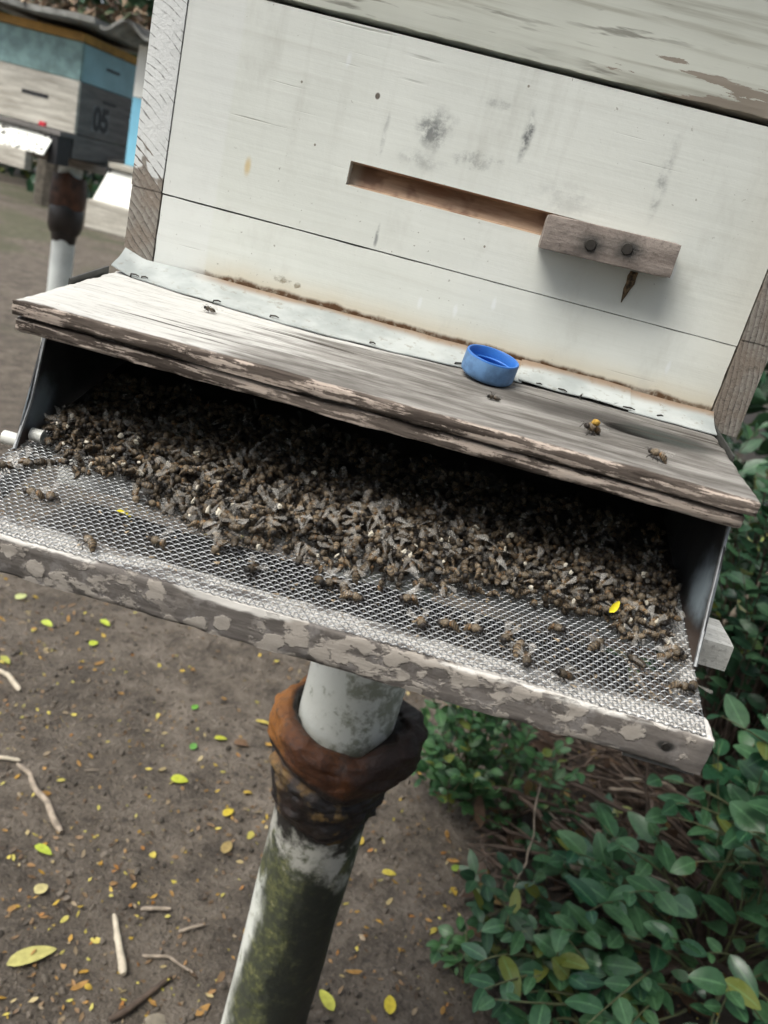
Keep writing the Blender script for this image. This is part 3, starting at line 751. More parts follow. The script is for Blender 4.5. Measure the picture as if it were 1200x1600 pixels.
# tray: sheet metal cheeks, mesh floor, front bar
def mesh_z(y): return -0.105 + 0.22 * (y + 0.135)
def cheek(x, ytop, ybot, s):
    zt = -0.0248 - 0.0072; V = []; F = []
    ny, nz = 10, 8
    for t in (0, 1):
        for k in range(nz + 1):
            w1 = k / nz; zb = mesh_z(ybot) + 0.0008
            yf = ybot + (ytop - ybot) * w1
            for j in range(ny + 1):
                u = j / ny; y = yf + (0.03 - yf) * u
                z = (mesh_z(y) + 0.0008) * (1 - w1) + (board_z(y) - 0.0172) * w1
                V.append((x + s * (0.0009 * t) + 0.0012 * noise.noise(Vector((y * 20, z * 20, s))), y, z))
    w_ = ny + 1; n1 = w_ * (nz + 1)
    for k in range(nz):
        for j in range(ny):
            a = k * w_ + j; F.append((a, a + 1, a + w_ + 1, a + w_)); F.append((n1 + a, n1 + a + w_, n1 + a + w_ + 1, n1 + a + 1))
        a = k * w_; F.append((a, a + w_, n1 + a + w_, n1 + a))
    return raw('tray_cheek', V, F, 'wall', hive, ang=60)
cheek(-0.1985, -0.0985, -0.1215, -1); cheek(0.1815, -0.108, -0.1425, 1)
# pale bare-metal lip on the front edge of each cheek
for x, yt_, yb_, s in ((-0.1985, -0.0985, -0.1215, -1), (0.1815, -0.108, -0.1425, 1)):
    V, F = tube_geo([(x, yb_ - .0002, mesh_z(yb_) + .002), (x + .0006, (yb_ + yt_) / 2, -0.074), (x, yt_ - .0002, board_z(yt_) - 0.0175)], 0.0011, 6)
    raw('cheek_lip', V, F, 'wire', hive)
# woven wire floor
def wire_mesh():
    V = []; F = []; px = 0.0022; py = 0.0026
    x0, x1, y0, y1 = -0.201, 0.1835, -0.1858, -0.06
    nx = int((x1 - x0) / px); ny = int((y1 - y0) / py)
    def wob(x, y): return 0.0009 * noise.noise(Vector((x * 18, y * 18, 0))), 0.0034 * noise.noise(Vector((x * 13, y * 13, 5)))
    up = Vector((0, -0.215, 0.977))
    def emit(pts, r):
        b = len(V)
        for i, p in enumerate(pts):
            q = pts[min(i + 1, len(pts) - 1)]; o = pts[max(i - 1, 0)]
            t = (q - o).normalized(); a = t.cross(up).normalized(); c_ = a.cross(t)
            for th in (math.pi / 2, math.pi / 2 + 2.1, math.pi / 2 + 4.19):
                V.append(p + (a * math.cos(th) - c_ * math.sin(th)) * -r)
        for i in range(len(pts) - 1):
            for k in range(3):
                F.append((b + i * 3 + k, b + i * 3 + (k + 1) % 3, b + (i + 1) * 3 + (k + 1) % 3, b + (i + 1) * 3 + k))
    for j in range(ny + 1):
        pts = []; y = y0 + j * py
        for i in range(nx * 4 + 1):
            x = x0 + i * px / 4; s = math.tanh(1.9 * math.cos(math.pi * (i / 4 + j)) + 0.35) * 0.00046
            wy, wz = wob(x, y); pts.append(Vector((x, y + wy, mesh_z(y) + wz * 0.6 + s + 0.0001)))
        emit(pts, 0.00034)
    for i in range(nx + 1):
        pts = []; x = x0 + i * px
        for j in range(ny * 2 + 1):
            y = y0 + j * py / 2; s = -math.cos(math.pi * (i + j / 2)) * 0.00024
            wy, wz = wob(x, y); pts.append(Vector((x + wy * 0.7, y, mesh_z(y) + wz * 0.6 + s - 0.0002)))
        emit(pts, 0.00025)
    return raw('wire_mesh', V, F, 'wire', hive, ang=180)
tag(wire_mesh(), kind='stuff')
zb = mesh_z(-0.187)
v, f = rough_board(-0.203, 0.1868, -0.1872, -0.1660, -0.1385, -0.1172, 0.003, 0.0014, 0.0005, 71, stepyz=0.002)
tray_bar = raw('tray_bar', v, f, 'bar', hive, ang=50)
bmn = bmesh.new(); bmesh.ops.create_cone(bmn, cap_ends=True, segments=12, radius1=0.0022, radius2=0.0018, depth=0.0016, matrix=Matrix.Translation((0.166, -0.1872, -0.1275)) @ Matrix.Rotation(R(90), 4, 'X'))
obj('nail_head', bmn, 'nail', tray_bar)
slab('corner_plate', [(0.150, -0.1845, -0.1402), (0.1845, -0.1845, -0.1402), (0.1845, -0.168, -0.1402), (0.150, -0.168, -0.1402)], 0.0014, 'wire', tray_bar)
# side rails of the floor and the hive bottom behind
for s, xx in ((-1, -0.2005), (1, 0.1755)):
    v, f = rough_board(xx, xx + 0.008, -0.1655, -0.03, -0.0175, -0.0025, 0.003, 0.0012, 0.0002, 80 + s, fx=lambda p: Vector((p.x, p.y, p.z + mesh_z(p.y))), stepyz=0.005)
    raw('tray_rail', v, f, 'bar', hive)
obj('tray_ceiling', boxbm(-0.197, 0.180, 0.0125, 0.0205, -0.040, -0.0005), 'inner_shade', hive, smooth=False)
obj('tray_back', boxbm(-0.2, 0.1805, 0.0207, 0.0212, -0.095, -0.0405), 'inner_shade', hive, smooth=False)
obj('bottom_board', boxbm(-0.203, 0.203, 0.0205, D, -0.115, -0.096), 'darkwood', hive, smooth=False)
for s in (-1, 1):
    xa, xb = sorted((s * 0.186, s * 0.205))
    obj('bottom_side', boxbm(xa, xb, 0.0615, D, -0.0955, -0.0105), 'wood', hive, smooth=False)
v, f = rough_board(-0.1965, 0.1800, -0.078, 0.0205, 0.0010, 0.0050, 0.02, 0.0005, 0.0002, 91, fx=lambda p: Vector((p.x, p.y, p.z + mesh_z(p.y))), stepyz=0.004)
raw('shade_floor', v, f, 'inner_shade', hive)  # dark board added over the bright mesh to blacken the tray inside
obj('light_stop', boxbm(-0.1845, 0.1845, 0.0215, D - 0.021, -0.090, 0.309), 'darkwood', hive, smooth=False)  # added unseen solid box, stops sky light showing through plank joints
# plastic tubes pinning the cheeks
for x0_, x1_, y_, z_, r_, m_ in ((-0.213, -0.2, -0.108, -0.1005, 0.0040, 'whitetube'), (0.183, 0.196, -0.098, -0.1035, 0.0042, 'wire')):
    V, F = lathe_geo([(r_ * 0.7, 0), (r_, 0), (r_, x1_ - x0_), (r_ * 0.7, x1_ - x0_), (r_ * 0.7, 0)], 0, 0, 14)
    V = [Vector((x0_ + q.z, y_ + q.x, z_ + q.y)) for q in V]
    raw('spacer_tube', V, F, m_, hive)
V, F = lathe_geo([(0.0028, 0), (0.0050, 0), (0.0050, 0.010), (0.0028, 0.010), (0.0028, 0)], 0, 0, 14)
raw('spacer_ring', [Vector((-0.1965 + q.z * .7, -0.1085 + q.x * .75, -0.0940 + q.y * .75)) for q in V], F, 'whitetube', hive)

# ------------------------------------------------------------------ stand
PX, PY = 0.008, 0.227
stand = empty('hive_stand', (PX, PY, GZ))
tag(stand, 'mossy white pipe post with brown oily collar carrying the near beehive', 'stand')
prof = [(0.0528, -1.10 + i * 0.02) for i in range(45)]
def pw(p, th): return Vector((p.x + 0.002 * noise.noise(Vector((p.x * 20, p.y * 20, p.z * 9))), p.y, p.z))
V, F = lathe_geo(prof, PX, PY, 40, pw)
post = raw('post', V, F, 'pipe', stand, ang=180)
prof = [(0.052, -0.468), (0.0555, -0.466), (0.058, -0.458), (0.064, -0.449), (0.0715, -0.446), (0.0785, -0.452), (0.0825, -0.466), (0.0838, -0.485), (0.082, -0.505), (0.077, -0.521), (0.0705, -0.530),
        (0.0665, -0.534), (0.0660, -0.540), (0.0700, -0.546), (0.0705, -0.556), (0.0660, -0.566), (0.0645, -0.580), (0.0632, -0.600), (0.0605, -0.618), (0.0575, -0.632), (0.0535, -0.638)]
def cw(p, th):
    n1 = noise.noise(Vector((math.cos(th) * 1.6, math.sin(th) * 1.6, p.z * 14)))
    n2 = noise.noise(Vector((math.cos(th) * 4, math.sin(th) * 4, p.z * 40)))
    k = 1 + 0.09 * n1 + 0.035 * n2 + (0.05 * math.cos(th + 0.5) if p.z > -0.535 else 0.0)
    k += 0.025 * math.sin(th * 3 + 14 * p.z + 2 * n1) if -0.53 < p.z < -0.46 else 0
    sag = 0.020 * noise.noise(Vector((math.cos(th) * 1.3, math.sin(th) * 1.3, 9))) - 0.018 * math.cos(th - 0.3) * 0
    if p.z > -0.475: sag += 0.006 * math.cos(th * 2 + 0.6)
    if p.xy.length < 0.056: k = 1
    return Vector((p.x * k, p.y * k, p.z + sag))
dense = []
for (a_, b_) in zip(prof, prof[1:]):
    for q in range(4): dense.append((a_[0] + (b_[0] - a_[0]) * q / 4, a_[1] + (b_[1] - a_[1]) * q / 4))
dense.append(prof[-1])
def cw3(p, th):
    q = cw(p, th); r = Vector((q.x, q.y, 0)); u = r.normalized() if r.length else Vector((1, 0, 0))
    if r.length > 0.057:
        f1 = noise.noise(Vector((math.cos(th) * 2.2, math.sin(th) * 2.2, q.z * 55 + math.sin(th * 2)))); f2 = noise.noise(Vector((math.cos(th) * 7, math.sin(th) * 7, q.z * 130)))
        q += u * (0.0042 * (abs(f1) * 2 - 0.6) + 0.0016 * f2); q.z += 0.003 * f2
    q.z = -0.435 + (q.z + 0.446) * 0.68
    return q
V, F = lathe_geo(dense, PX, PY, 110, cw3)
raw('ant_collar', V, F, 'collar', post, ang=70)
# cross arm and stringers under the hive
def bx(name, x0, x1, y0, y1, z0, z1, mat, parent, seed=1, wear=0.003):
    v, f = rough_board(x0, x1, y0, y1, z0, z1, 0.02, wear, 0.0005, seed, stepyz=0.012)
    return raw(name, v, f, mat, parent)
bx('stringer', 0.150, 0.2, -0.0, D, -0.165, -0.1155, 'wood', stand, 4)
bx('stringer', -0.2, -0.150, -0.0, D, -0.165, -0.1155, 'wood', stand, 5)
bx('cross_arm', -0.205, 0.2345, -0.058, -0.018, -0.1425, -0.1235, 'paleblock', stand, 6, 0.002)
bx('platform_plank', -0.19, 0.172, -0.146, -0.062, -0.158, -0.146, 'darkwood', stand, 12)
bx('cross_arm', -0.19, 0.19, 0.19, 0.265, -0.215, -0.1655, 'wood', stand, 7)

# ------------------------------------------------------------------ bottle cap on the landing board
def cap():
    r, h = 0.0170, 0.0135; n = 48
    prof = [(0.0, 0.0, 1), (r * 0.93, 0.0, 1), (r * 0.99, 0.0010, 1), (r, 0.0025, 1), (r, h - 0.0008, 1), (r * 0.985, h, 0), (r * 0.93, h, 0), (r * 0.90, h - 0.0008, 0),
            (r * 0.90, 0.0075, 0), (r * 0.86, 0.0070, 0), (r * 0.86, 0.0062, 0), (r * 0.90, 0.0055, 0), (r * 0.90, 0.0022, 0), (r * 0.74, 0.0018, 0), (r * 0.74, 0.0048, 0), (r * 0.69, 0.0048, 0), (r * 0.69, 0.0018, 0), (0.0, 0.0018, 0)]
    V = []; F = []; M = []
    for i, (q, z, m) in enumerate(prof):
        for k in range(n * 2):
            th = math.pi * k / n
            rr = q + (0.00022 if (k % 2 and 3 <= i <= 4) else 0)
            V.append((rr * math.cos(th), rr * math.sin(th), z))
    w_ = n * 2
    for i in range(len(prof) - 1):
        for k in range(w_):
            k2 = (k + 1) % w_; F.append((i * w_ + k, i * w_ + k2, (i + 1) * w_ + k2, (i + 1) * w_ + k)); M.append(1 if prof[i + 1][2] else 0)
    o = raw('bottle_cap', V, F, ['bluecap', 'capdust'], smooth=True, ang=45, midx=M)
    o.scale = (.95, .95, .95); o.location = (0.0418, -0.0350, board_z(-0.0350) + 0.0022); o.rotation_euler = (R(9.5), R(1), 0.4)
    return tag(o, 'blue plastic bottle cap lying open side up on the landing board', 'bottle cap')
cap()

# ------------------------------------------------------------------ bees
def leaf_like_wing(L, Wd):
    V = []; F = []
    st = [(0, .08), (.2, .42), (.45, .75), (.7, .95), (.88, .75), (1, .2)]
    for i, (t, w1) in enumerate(st):
        V += [(t * L, Wd * (-0.15 - 0.10 * t), 0.00012 * math.sin(t * 3)), (t * L, Wd * (w1 - 0.15) * 0.5, 0.0003 * math.sin(t * 3.1)), (t * L * 0.98, Wd * (w1 - 0.1), 0.0)]
        if i:
            a = (i - 1) * 3; F += [(a, a + 3, a + 4, a + 1), (a + 1, a + 4, a + 5, a + 2)]
    return V, F
def bee_body(rng, tint, curl):
    """one continuous honey-bee: head, furry thorax, banded abdomen, six folded legs"""
    V = []; F = []; C = []
    k = tint
    dk = (0.026 * k, 0.020 * k, 0.016 * k); tan = (0.200 * k, 0.145 * k, 0.087 * k); fuzz = (0.142 * k, 0.108 * k, 0.071 * k); amber = (0.165 * k, 0.094 * k, 0.039 * k)
    prof = [(-0.0061, .0004, dk), (-0.0059, .0012, dk), (-0.0053, .00165, dk), (-0.0046, .00165, dk), (-0.0041, .0013, fuzz),
            (-0.0036, .0017, fuzz), (-0.0027, .00225, fuzz), (-0.0016, .0023, fuzz), (-0.0006, .0019, fuzz), (0.0000, .0012, dk),
            (0.0005, .0016, amber), (0.0012, .0020, amber), (0.0017, .0021, dk), (0.0022, .0022, tan), (0.0028, .00222, dk), (0.0034, .00215, tan), (0.0041, .0020, dk),
            (0.0047, .0018, tan), (0.0054, .0015, dk), (0.0061, .0011, tan), (0.0068, .0006, dk), (0.0073, .0001, dk)]
    sd = 8
    for (x, r, c) in prof:
        b = max(0.0, x - 0.0003)
        dz = -curl * b * b * 95; dx = -curl * b * b * 35
        for s in range(sd):
            th = 2 * math.pi * s / sd
            q = r * (1 + rng.uniform(-.10, .10))
            V.append(Vector((x + dx, q * math.cos(th), q * math.sin(th) * 0.92 + dz)))
            sh = 0.75 + 0.25 * math.sin(th); C.append(tuple(a * (0.55 + 0.45 * sh) for a in c) if False else c)
    for i in range(len(prof) - 1):
        for s in range(sd):
            s2 = (s + 1) % sd; F.append((i * sd + s, i * sd + s2, (i + 1) * sd + s2, (i + 1) * sd + s)[::-1])
    F.append(tuple(range(sd))); F.append(tuple((len(prof) - 1) * sd + s for s in reversed(range(sd))))
    for s in (-1, 1):
        for j, x in enumerate((-0.003, -0.0018, -0.0008)):
            a = rng.uniform(-.5, .5)
            p0 = Vector((x, s * .0013, -.0013)); p1 = p0 + Vector(((j - 1) * .0010 + a * .0005, s * .0022, -.0006 + rng.uniform(-.0008, .0008)))
            p2 = p1 + Vector(((j - 1) * .0012, s * -.0004, -.0022)); n0 = len(V)
            tube_geo([p0, p1, p2], [.00035, .0003, .00018], 3, V, F); C += [dk] * (len(V) - n0)
        n0 = len(V); tube_geo([(-.006, s * .0005, .0006), (-.0076, s * .0012, .0010), (-.0084, s * .0020, .0002)], [.00016, .00014, .0001], 3, V, F); C += [dk] * (len(V) - n0)
    return V, F, C
BEES = []
rb = random.Random(11)
for i in range(10):
    V, F, C = bee_body(rb, (0.6, 1.0, 1.35, 0.75, 1.6, 1.1, 0.5, 1.3, 0.9, 1.8)[i], (0.2, 0.9, 1.4, 0.5, 1.1, 1.6, 0.1, 1.2, 0.7, 1.0)[i])
    me = bpy.data.meshes.new('honey_bee'); me.from_pydata(V, [], F); me.materials.append(MAT['bee'])
    at = me.color_attributes.new('Col', 'FLOAT_COLOR', 'POINT'); at.data.foreach_set('color', [q for c in C for q in (*c, 1.0)])
    me.polygons.foreach_set('use_smooth', [True] * len(me.polygons)); BEES.append((me, V, F, C))
WV, WF = leaf_like_wing(0.0090, 0.0034)
WING = bpy.data.meshes.new('wing'); WING.from_pydata(WV, [], WF); WING.materials.append(MAT['wing'])
def wing_mats(rng):
    out = []
    for s in (-1, 1):
        sp = rng.uniform(0.02, 0.45) if rng.random() < .8 else rng.uniform(.4, 1.2); lift = rng.uniform(-0.05, 0.25) if rng.random() < .8 else rng.uniform(.3, 1.0)
        m = Matrix.Translation((-0.0014, s * 0.0011, 0.0017)) @ Matrix.Rotation(s * sp, 4, 'Z') @ Matrix.Rotation(-lift, 4, 'Y')
        if s < 0: m = m @ Matrix.Diagonal((1, -1, 1, 1))
        out.append(m)
    return out
class _Fold:
    def uniform(s, a, b): return a * .8 + b * .2
    def random(s): return 0.1
def place_bee(M, variant, label, group=None, rng=rb, name='honey_bee'):
    o = bpy.data.objects.new(name, BEES[variant][0]); COL.objects.link(o); o.matrix_world = M
    tag(o, label, 'bee', group)
    for wm in wing_mats(rng):
        c = bpy.data.objects.new('wing', WING); COL.objects.link(c); c.parent = o; c.matrix_basis = wm
    return o
front = [(-0.198, -0.112), (-0.187, -0.113), (-0.166, -0.126), (-0.14, -0.128), (-0.123, -0.138), (-0.091, -0.148), (-0.069, -0.158), (-0.047, -0.160), (-0.043, -0.140), (-0.015, -0.149), (0.0127, -0.150),
         (0.039, -0.144), (0.065, -0.135), (0.103, -0.1285), (0.127, -0.136), (0.154, -0.140), (0.177, -0.140), (0.182, -0.135)]
def yfront(x):
    for (a, b), (c_, d_) in zip(front, front[1:]):
        if a <= x <= c_: return b + (d_ - b) * (x - a) / (c_ - a)
    return -0.12
def pile_h(x, y):
    d = y - yfront(x)
    if d < 0: return 0.0
    back = 1 - 0.75 * min(1, max(0, (y + 0.096) / 0.035)) ** 1.2
    return (0.0150 - 0.012 * max(0, x - 0.02)) * (1 - math.exp(-d / 0.020)) * back * (0.9 + 0.35 * noise.noise(Vector((x * 22, y * 22, 1)))) + 0.0035 * noise.noise(Vector((x * 60, y * 60, 4)))
cands = []
rp = random.Random(5)
y = -0.166
cell = 0.0058
while y < -0.018:
    x = -0.192
    while x < 0.176:
        for layer in range(3):
            px_, py_ = x + rp.uniform(-.5, .5) * cell * 1.5, y + rp.uniform(-.5, .5) * cell * 1.5
            if not -0.190 < px_ < 0.1745: continue
            d = py_ - yfront(px_) + 0.006 * noise.noise(Vector((px_ * 50, py_ * 50, 8)))
            if d < 0: continue
            h = pile_h(px_, py_)
            zz = h - layer * 0.0046
            if layer and zz < 0.0005: continue
            if layer == 0 and d < 0.01 and rp.random() < 0.25: continue
            cands.append((layer, px_, py_, mesh_z(py_) + 0.0026 + max(zz, 0.0)))
        x += cell
    y += cell
def bee_matrix(p, rng, flat=0.6):
    e = Euler((rng.gauss(0, flat * 1.6), rng.gauss(0, flat), rng.uniform(0, 6.283)))
    s = rng.uniform(0.72, 1.0)
    return Matrix.Translation(p) @ e.to_matrix().to_4x4() @ Matrix.Diagonal((s, s, s, 1))
cpos = Vector((0.02708, -0.5256, 0.07104))
cands.sort(key=lambda c: (c[0], (Vector(c[1:]) - cpos).length))
near = [c for c in cands if c[0] == 0][:262]; nearset = set(id(c) for c in near)
for c in near:
    place_bee(bee_matrix(Vector(c[1:]), rp), rp.randrange(10), 'dead brown honey bee in the front of the heap on the wire mesh', 'dead bees heaped in the tray', rp)
SV = []; SF = []; SC = []; WVv = []; WFf = []
for c in cands:
    if id(c) in nearset: continue
    M = bee_matrix(Vector(c[1:]), rp); me, V, F, C = BEES[rp.randrange(10)]
    b = len(SV); SV += [M @ Vector(q) for q in V]; SF += [tuple(i + b for i in q) for q in F]; SC += C
    if c[0] == 0 and rp.random() < 0.5:
        for wm in wing_mats(rp):
            b = len(WVv); WVv += [M @ wm @ Vector(q) for q in WV]; WFf += [tuple(i + b for i in q) for q in WF]
heap = raw('bee_heap', SV + WVv, SF + [tuple(i + len(SV) for i in q) for q in WFf], ['bee', 'wing'], ang=180, cols=SC + [(.5, .5, .5)] * len(WVv), midx=[0] * len(SF) + [1] * len(WFf))
tag(heap, 'mass of dead brown honey bees behind the front of the heap, in the dark of the tray', 'bee heap', None, 'stuff')
# single bees away from the heap
lone = [(-0.1666, -0.1548, 'left of a pair of bees on the bare mesh at the left end', .3), (-0.1593, -0.1535, 'right of a pair of bees on the bare mesh at the left end', 2.2),
        (-0.1926, -0.1390, 'leftmost of three bees by the left metal cheek', 1.0), (-0.1866, -0.1317, 'tan bee, middle of three by the left metal cheek', 2.9), (-0.1770, -0.1275, 'right-hand bee of three beside the left metal cheek', 4.0),
        (-0.1240, -0.1790, 'pale bee at the mesh edge above the front bar on the left', 5.6), (-0.0949, -0.1653, 'single bee in front of the left half of the heap', .2),
        (-0.0464, -0.1650, 'dark curled bee at the tip of the heap towards the bar', 1.3), (-0.0133, -0.1596, 'left bee of a small cluster on the mesh in the middle', 2.0), (-0.0068, -0.1580, 'second bee of the small cluster on the mesh in the middle', .8),
        (0.0048, -0.1640, 'tan bee at the right of the small cluster nearest the bar', 3.4), (0.0000, -0.1600, 'bee in the middle of the small cluster before the heap', 5.0),
        (0.0407, -0.1684, 'brown bee on the mesh right of the middle cluster', 1.9), (0.0332, -0.1535, 'bee just off the heap right of the middle', .4),
        (0.0840, -0.1610, 'upper bee of two on the mesh between centre and right', 1.2), (0.0900, -0.1665, 'lower bee of two on the mesh between centre and right', 4.4), (0.0942, -0.1735, 'greyish bee close to the bar right of centre', 1.6),
        (0.1132, -0.1771, 'reddish brown bee nearest the bar on the right', .5), (0.1713, -0.1611, 'left of two bees at the right end of the mesh', 3.3), (0.1780, -0.1584, 'right of two bees at the right end of the mesh', 1.1),
        (0.1083, -0.1440, 'bee standing off the heap left of the yellow petal', 2.4), (0.0548, -0.1643, 'lone bee on the mesh in front of the heap right of centre', 6.0), (0.0661, -0.1625, 'bee beside a white crumb on the mesh right of centre', 2.7),
        (0.130, -0.148, 'bee off the heap below the yellow petal', 4.1), (0.150, -0.152, 'bee on the mesh near the right cheek, apart from the heap', 5.3)]
for i, (x, y, lb, a) in enumerate(lone):
    M = Matrix.Translation((x, y, mesh_z(y) + 0.0030)) @ Euler((rp.uniform(-.5, .5), rp.uniform(-.3, .3), a)).to_matrix().to_4x4()
    place_bee(M, (4, 2, 1, 7, 0, 9, 2, 6, 3, 8, 9, 5, 7, 2, 1, 4, 3, 0, 7, 8, 5, 2, 4, 1, 6)[i], lb, None, rp)
bx1, by1 = 0.1034, -0.0885
o = place_bee(Matrix.Translation((bx1, by1, board_z(by1) + 0.0038)) @ Euler((0.3, 0.1, 0.6)).to_matrix().to_4x4() @ Matrix.Diagonal((1.1, 1.1, 1.1, 1)), 9, 'bee with an orange-yellow back standing on the landing board by the knot', None, _Fold())
V, F = tube_geo([(-.0030, 0, .0018), (-.0022, 0, .0026), (-.0010, 0, .0028), (.0004, 0, .0026), (.0010, 0, .0018)], [.0006, .0015, .0017, .0014, .0005], 8)
pm = raw('pollen_patch', V, F, m_simple('orange_pollen', (0.42, 0.25, 0.045), 0.9, 0, 0.45, 900), None, ang=180); pm.parent = o
place_bee(Matrix.Translation((0.137, -0.103, board_z(-.103) + 0.0034)) @ Euler((0.1, 0.0, -0.5)).to_matrix().to_4x4(), 4, 'dark bee walking on the right end of the landing board', None, _Fold())
place_bee(Matrix.Translation((-0.1245, -0.055, board_z(-.055) + 0.0024)) @ Euler((1.2, 0.2, 0.4)).to_matrix().to_4x4() @ Matrix.Diagonal((.6, .6, .6, 1)), 3, 'small curled dead insect on the pale left end of the landing board', None, _Fold())
place_bee(Matrix.Translation((0.0481, -0.0765, board_z(-.0765) + 0.0018)) @ Euler((1.9, 0.1, 0.2)).to_matrix().to_4x4() @ Matrix.Diagonal((.62, .62, .5, 1)), 6, 'dark crushed bee just in front of the blue bottle cap', None, _Fold())
# white crumbs in the heap
def lump(seed, r):
    bm_ = bmesh.new(); bmesh.ops.create_icosphere(bm_, subdivisions=2, radius=r)
    for v_ in bm_.verts: v_.co *= 1 + 0.75 * noise.noise(v_.co / r * 1.6 + Vector((seed, 0, 0)))
    return bm_
LUMPS = [mesh_of(lump(i * 3.3, 0.0017), 'brood_crumb', 'crumb', smooth=False) for i in range(4)]
for i in range(64):
    x = rp.uniform(-0.185, 0.17); y = yfront(x) + abs(rp.gauss(0, 0.028)) + 0.002
    if y > -0.04: continue
    o = bpy.data.objects.new('brood_crumb', LUMPS[i % 4]); COL.objects.link(o)
    s = rp.uniform(0.35, 0.95); o.scale = (s * rp.uniform(.8, 1.7), s, s * 0.6); o.rotation_euler = (rp.uniform(0, 3), rp.uniform(0, 3), rp.uniform(0, 3))
    o.location = (x, y, mesh_z(y) + pile_h(x, y) + 0.0052)
    tag(o, 'tiny white brood crumb lying among the dead bees', 'crumb', 'white crumbs among the dead bees')
V = []; F = []
for i in range(520):
    x = rp.uniform(-0.195, 0.178); y = -0.183 + 0.06 * rp.random() ** 1.1
    if y > yfront(x) + .004: continue
    r = 0.0004 + 0.0011 * rp.random() ** 3; c = Vector((x, y, mesh_z(y) + 0.0007 + r * .4)); b = len(V)
    V += [c + Vector((rp.uniform(-1, 1) * 1.6, rp.uniform(-1, 1) * 1.2, rp.uniform(-.4, .9))) * r for _ in range(4)]; F += [(b, b + 1, b + 2), (b, b + 2, b + 3), (b, b + 3, b + 1), (b + 1, b + 3, b + 2)]
tag(raw('hive_debris', V, F, 'debris', smooth=False), 'fine tan wax crumbs scattered over the bare wire mesh', 'debris', None, 'stuff')
def leaf_geo(L, Wd, fold=0.25, curl=0.3, n=6, tip=1.3, roll=0.0):
    V = []; F = []
    for i in range(n + 1):
        t = math.sin(i / n * math.pi / 2) ** 1.15
        w1 = Wd * (math.sin(math.pi * min(1.0, t ** 0.85)) ** 0.62) * (1 - 0.15 * t) if 0 < i < n else 0.0008 * (Wd / 0.01)
        a = curl * t
        x = L * (math.sin(a) / curl if abs(curl) > 1e-3 else t); z = -L * ((1 - math.cos(a)) / curl if abs(curl) > 1e-3 else 0)
        V += [Vector((x, -w1 / 2, z + fold * w1 / 2)), Vector((x, 0, z)), Vector((x, w1 / 2, z + fold * w1 / 2))]
        if i:
            b = (i - 1) * 3; F += [(b, b + 3, b + 4, b + 1), (b + 1, b + 4, b + 5, b + 2)]
    return V, F
for (x, y, z, rot, lb) in ((0.1345, -0.1310, 0.0105, (1.1, -0.9, 0.5), 'bright yellow petal standing on the bees at the right of the heap'), (-0.1260, -0.1483, 0.0012, (0, 0, 0.15), 'yellow petal lying on the wire mesh at the left')):
    V, F = leaf_geo(0.0085, 0.0042, 0.3, 0.5)
    o = raw('petal', V, F, 'petal', ang=180); o.location = (x, y, mesh_z(y) + z); o.rotation_euler = rot
    tag(o, lb, 'petal')

# ------------------------------------------------------------------ ground litter
rg = random.Random(21)
YEL = [(0.50, 0.34, 0.05), (0.42, 0.24, 0.04), (0.56, 0.46, 0.09), (0.36, 0.20, 0.06), (0.30, 0.17, 0.07), (0.48, 0.42, 0.10), (0.24, 0.15, 0.08), (0.42, 0.33, 0.16)]
def vis_spot():
    while True:
        y = 0.12 + 2.6 * rg.random() ** 1.7
        x = rg.uniform(-1.5, 0.75)
        if x < -0.25 - 0.62 * (y + 0.05) - 0.15: continue
        return x, y
# soil crumbs, one mass
ico = bmesh.new(); bmesh.ops.create_icosphere(ico, subdivisions=1, radius=1.0)
IV = [v_.co.copy() for v_ in ico.verts]; IF = [tuple(v_.index for v_ in f_.verts) for f_ in ico.faces]; ico.free()
SV = []; SF = []
for i in range(13000):
    x, y = vis_spot(); r = 0.0012 + 0.0058 * rg.random() ** 5
    q = Euler((rg.uniform(0, 6), rg.uniform(0, 6), rg.uniform(0, 6))).to_matrix(); sc = Vector((rg.uniform(.6, 1.3), rg.uniform(.6, 1.3), rg.uniform(.5, 1)))
    b = len(SV); o_ = Vector((x, y, ground_h(x, y) + r * 0.25))
    SV += [o_ + q @ Vector((v_.x * sc.x, v_.y * sc.y, v_.z * sc.z)) * r * (1 + .6 * noise.noise(v_ * 2 + o_ * 50)) for v_ in IV]; SF += [tuple(k + b for k in f_) for f_ in IF]
tag(raw('soil_crumbs', SV, SF, 'soilbit', smooth=False), 'loose crumbs of dark soil strewn over the ground', 'soil crumbs', None, 'stuff')
# small litter, one mass
SV = []; SF = []; SC = []
for i in range(10500):
    x, y = vis_spot()
    if noise.noise(Vector((x * 2.2, y * 2.2, 2))) < -0.25 and rg.random() < 0.7: continue
    L = 0.0035 + 0.0125 * rg.random() ** 1.8; V, F = leaf_geo(L, L * rg.uniform(.35, .6), rg.uniform(-.3, .5), rg.uniform(-.8, .8), 3)
    q = Euler((rg.gauss(0, .3), rg.gauss(0, .3), rg.uniform(0, 6.28))).to_matrix(); b = len(SV); o_ = Vector((x, y, ground_h(x, y) + 0.003))
    SV += [o_ + q @ v_ for v_ in V]; SF += [tuple(k + b for k in f_) for f_ in F]
    c = rg.choice(YEL + [(0.34, 0.15, 0.035)]) if rg.random() < .45 else rg.choice([(0.14, 0.085, 0.045), (0.09, 0.06, 0.038), (0.20, 0.13, 0.07), (0.065, 0.045, 0.03), (0.25, 0.19, 0.12)]); SC += [c] * len(V)
tag(raw('leaf_litter', SV, SF, 'litter', ang=180, cols=SC), 'tiny yellow and brown leaf scraps scattered over the soil', 'leaf litter', None, 'stuff')
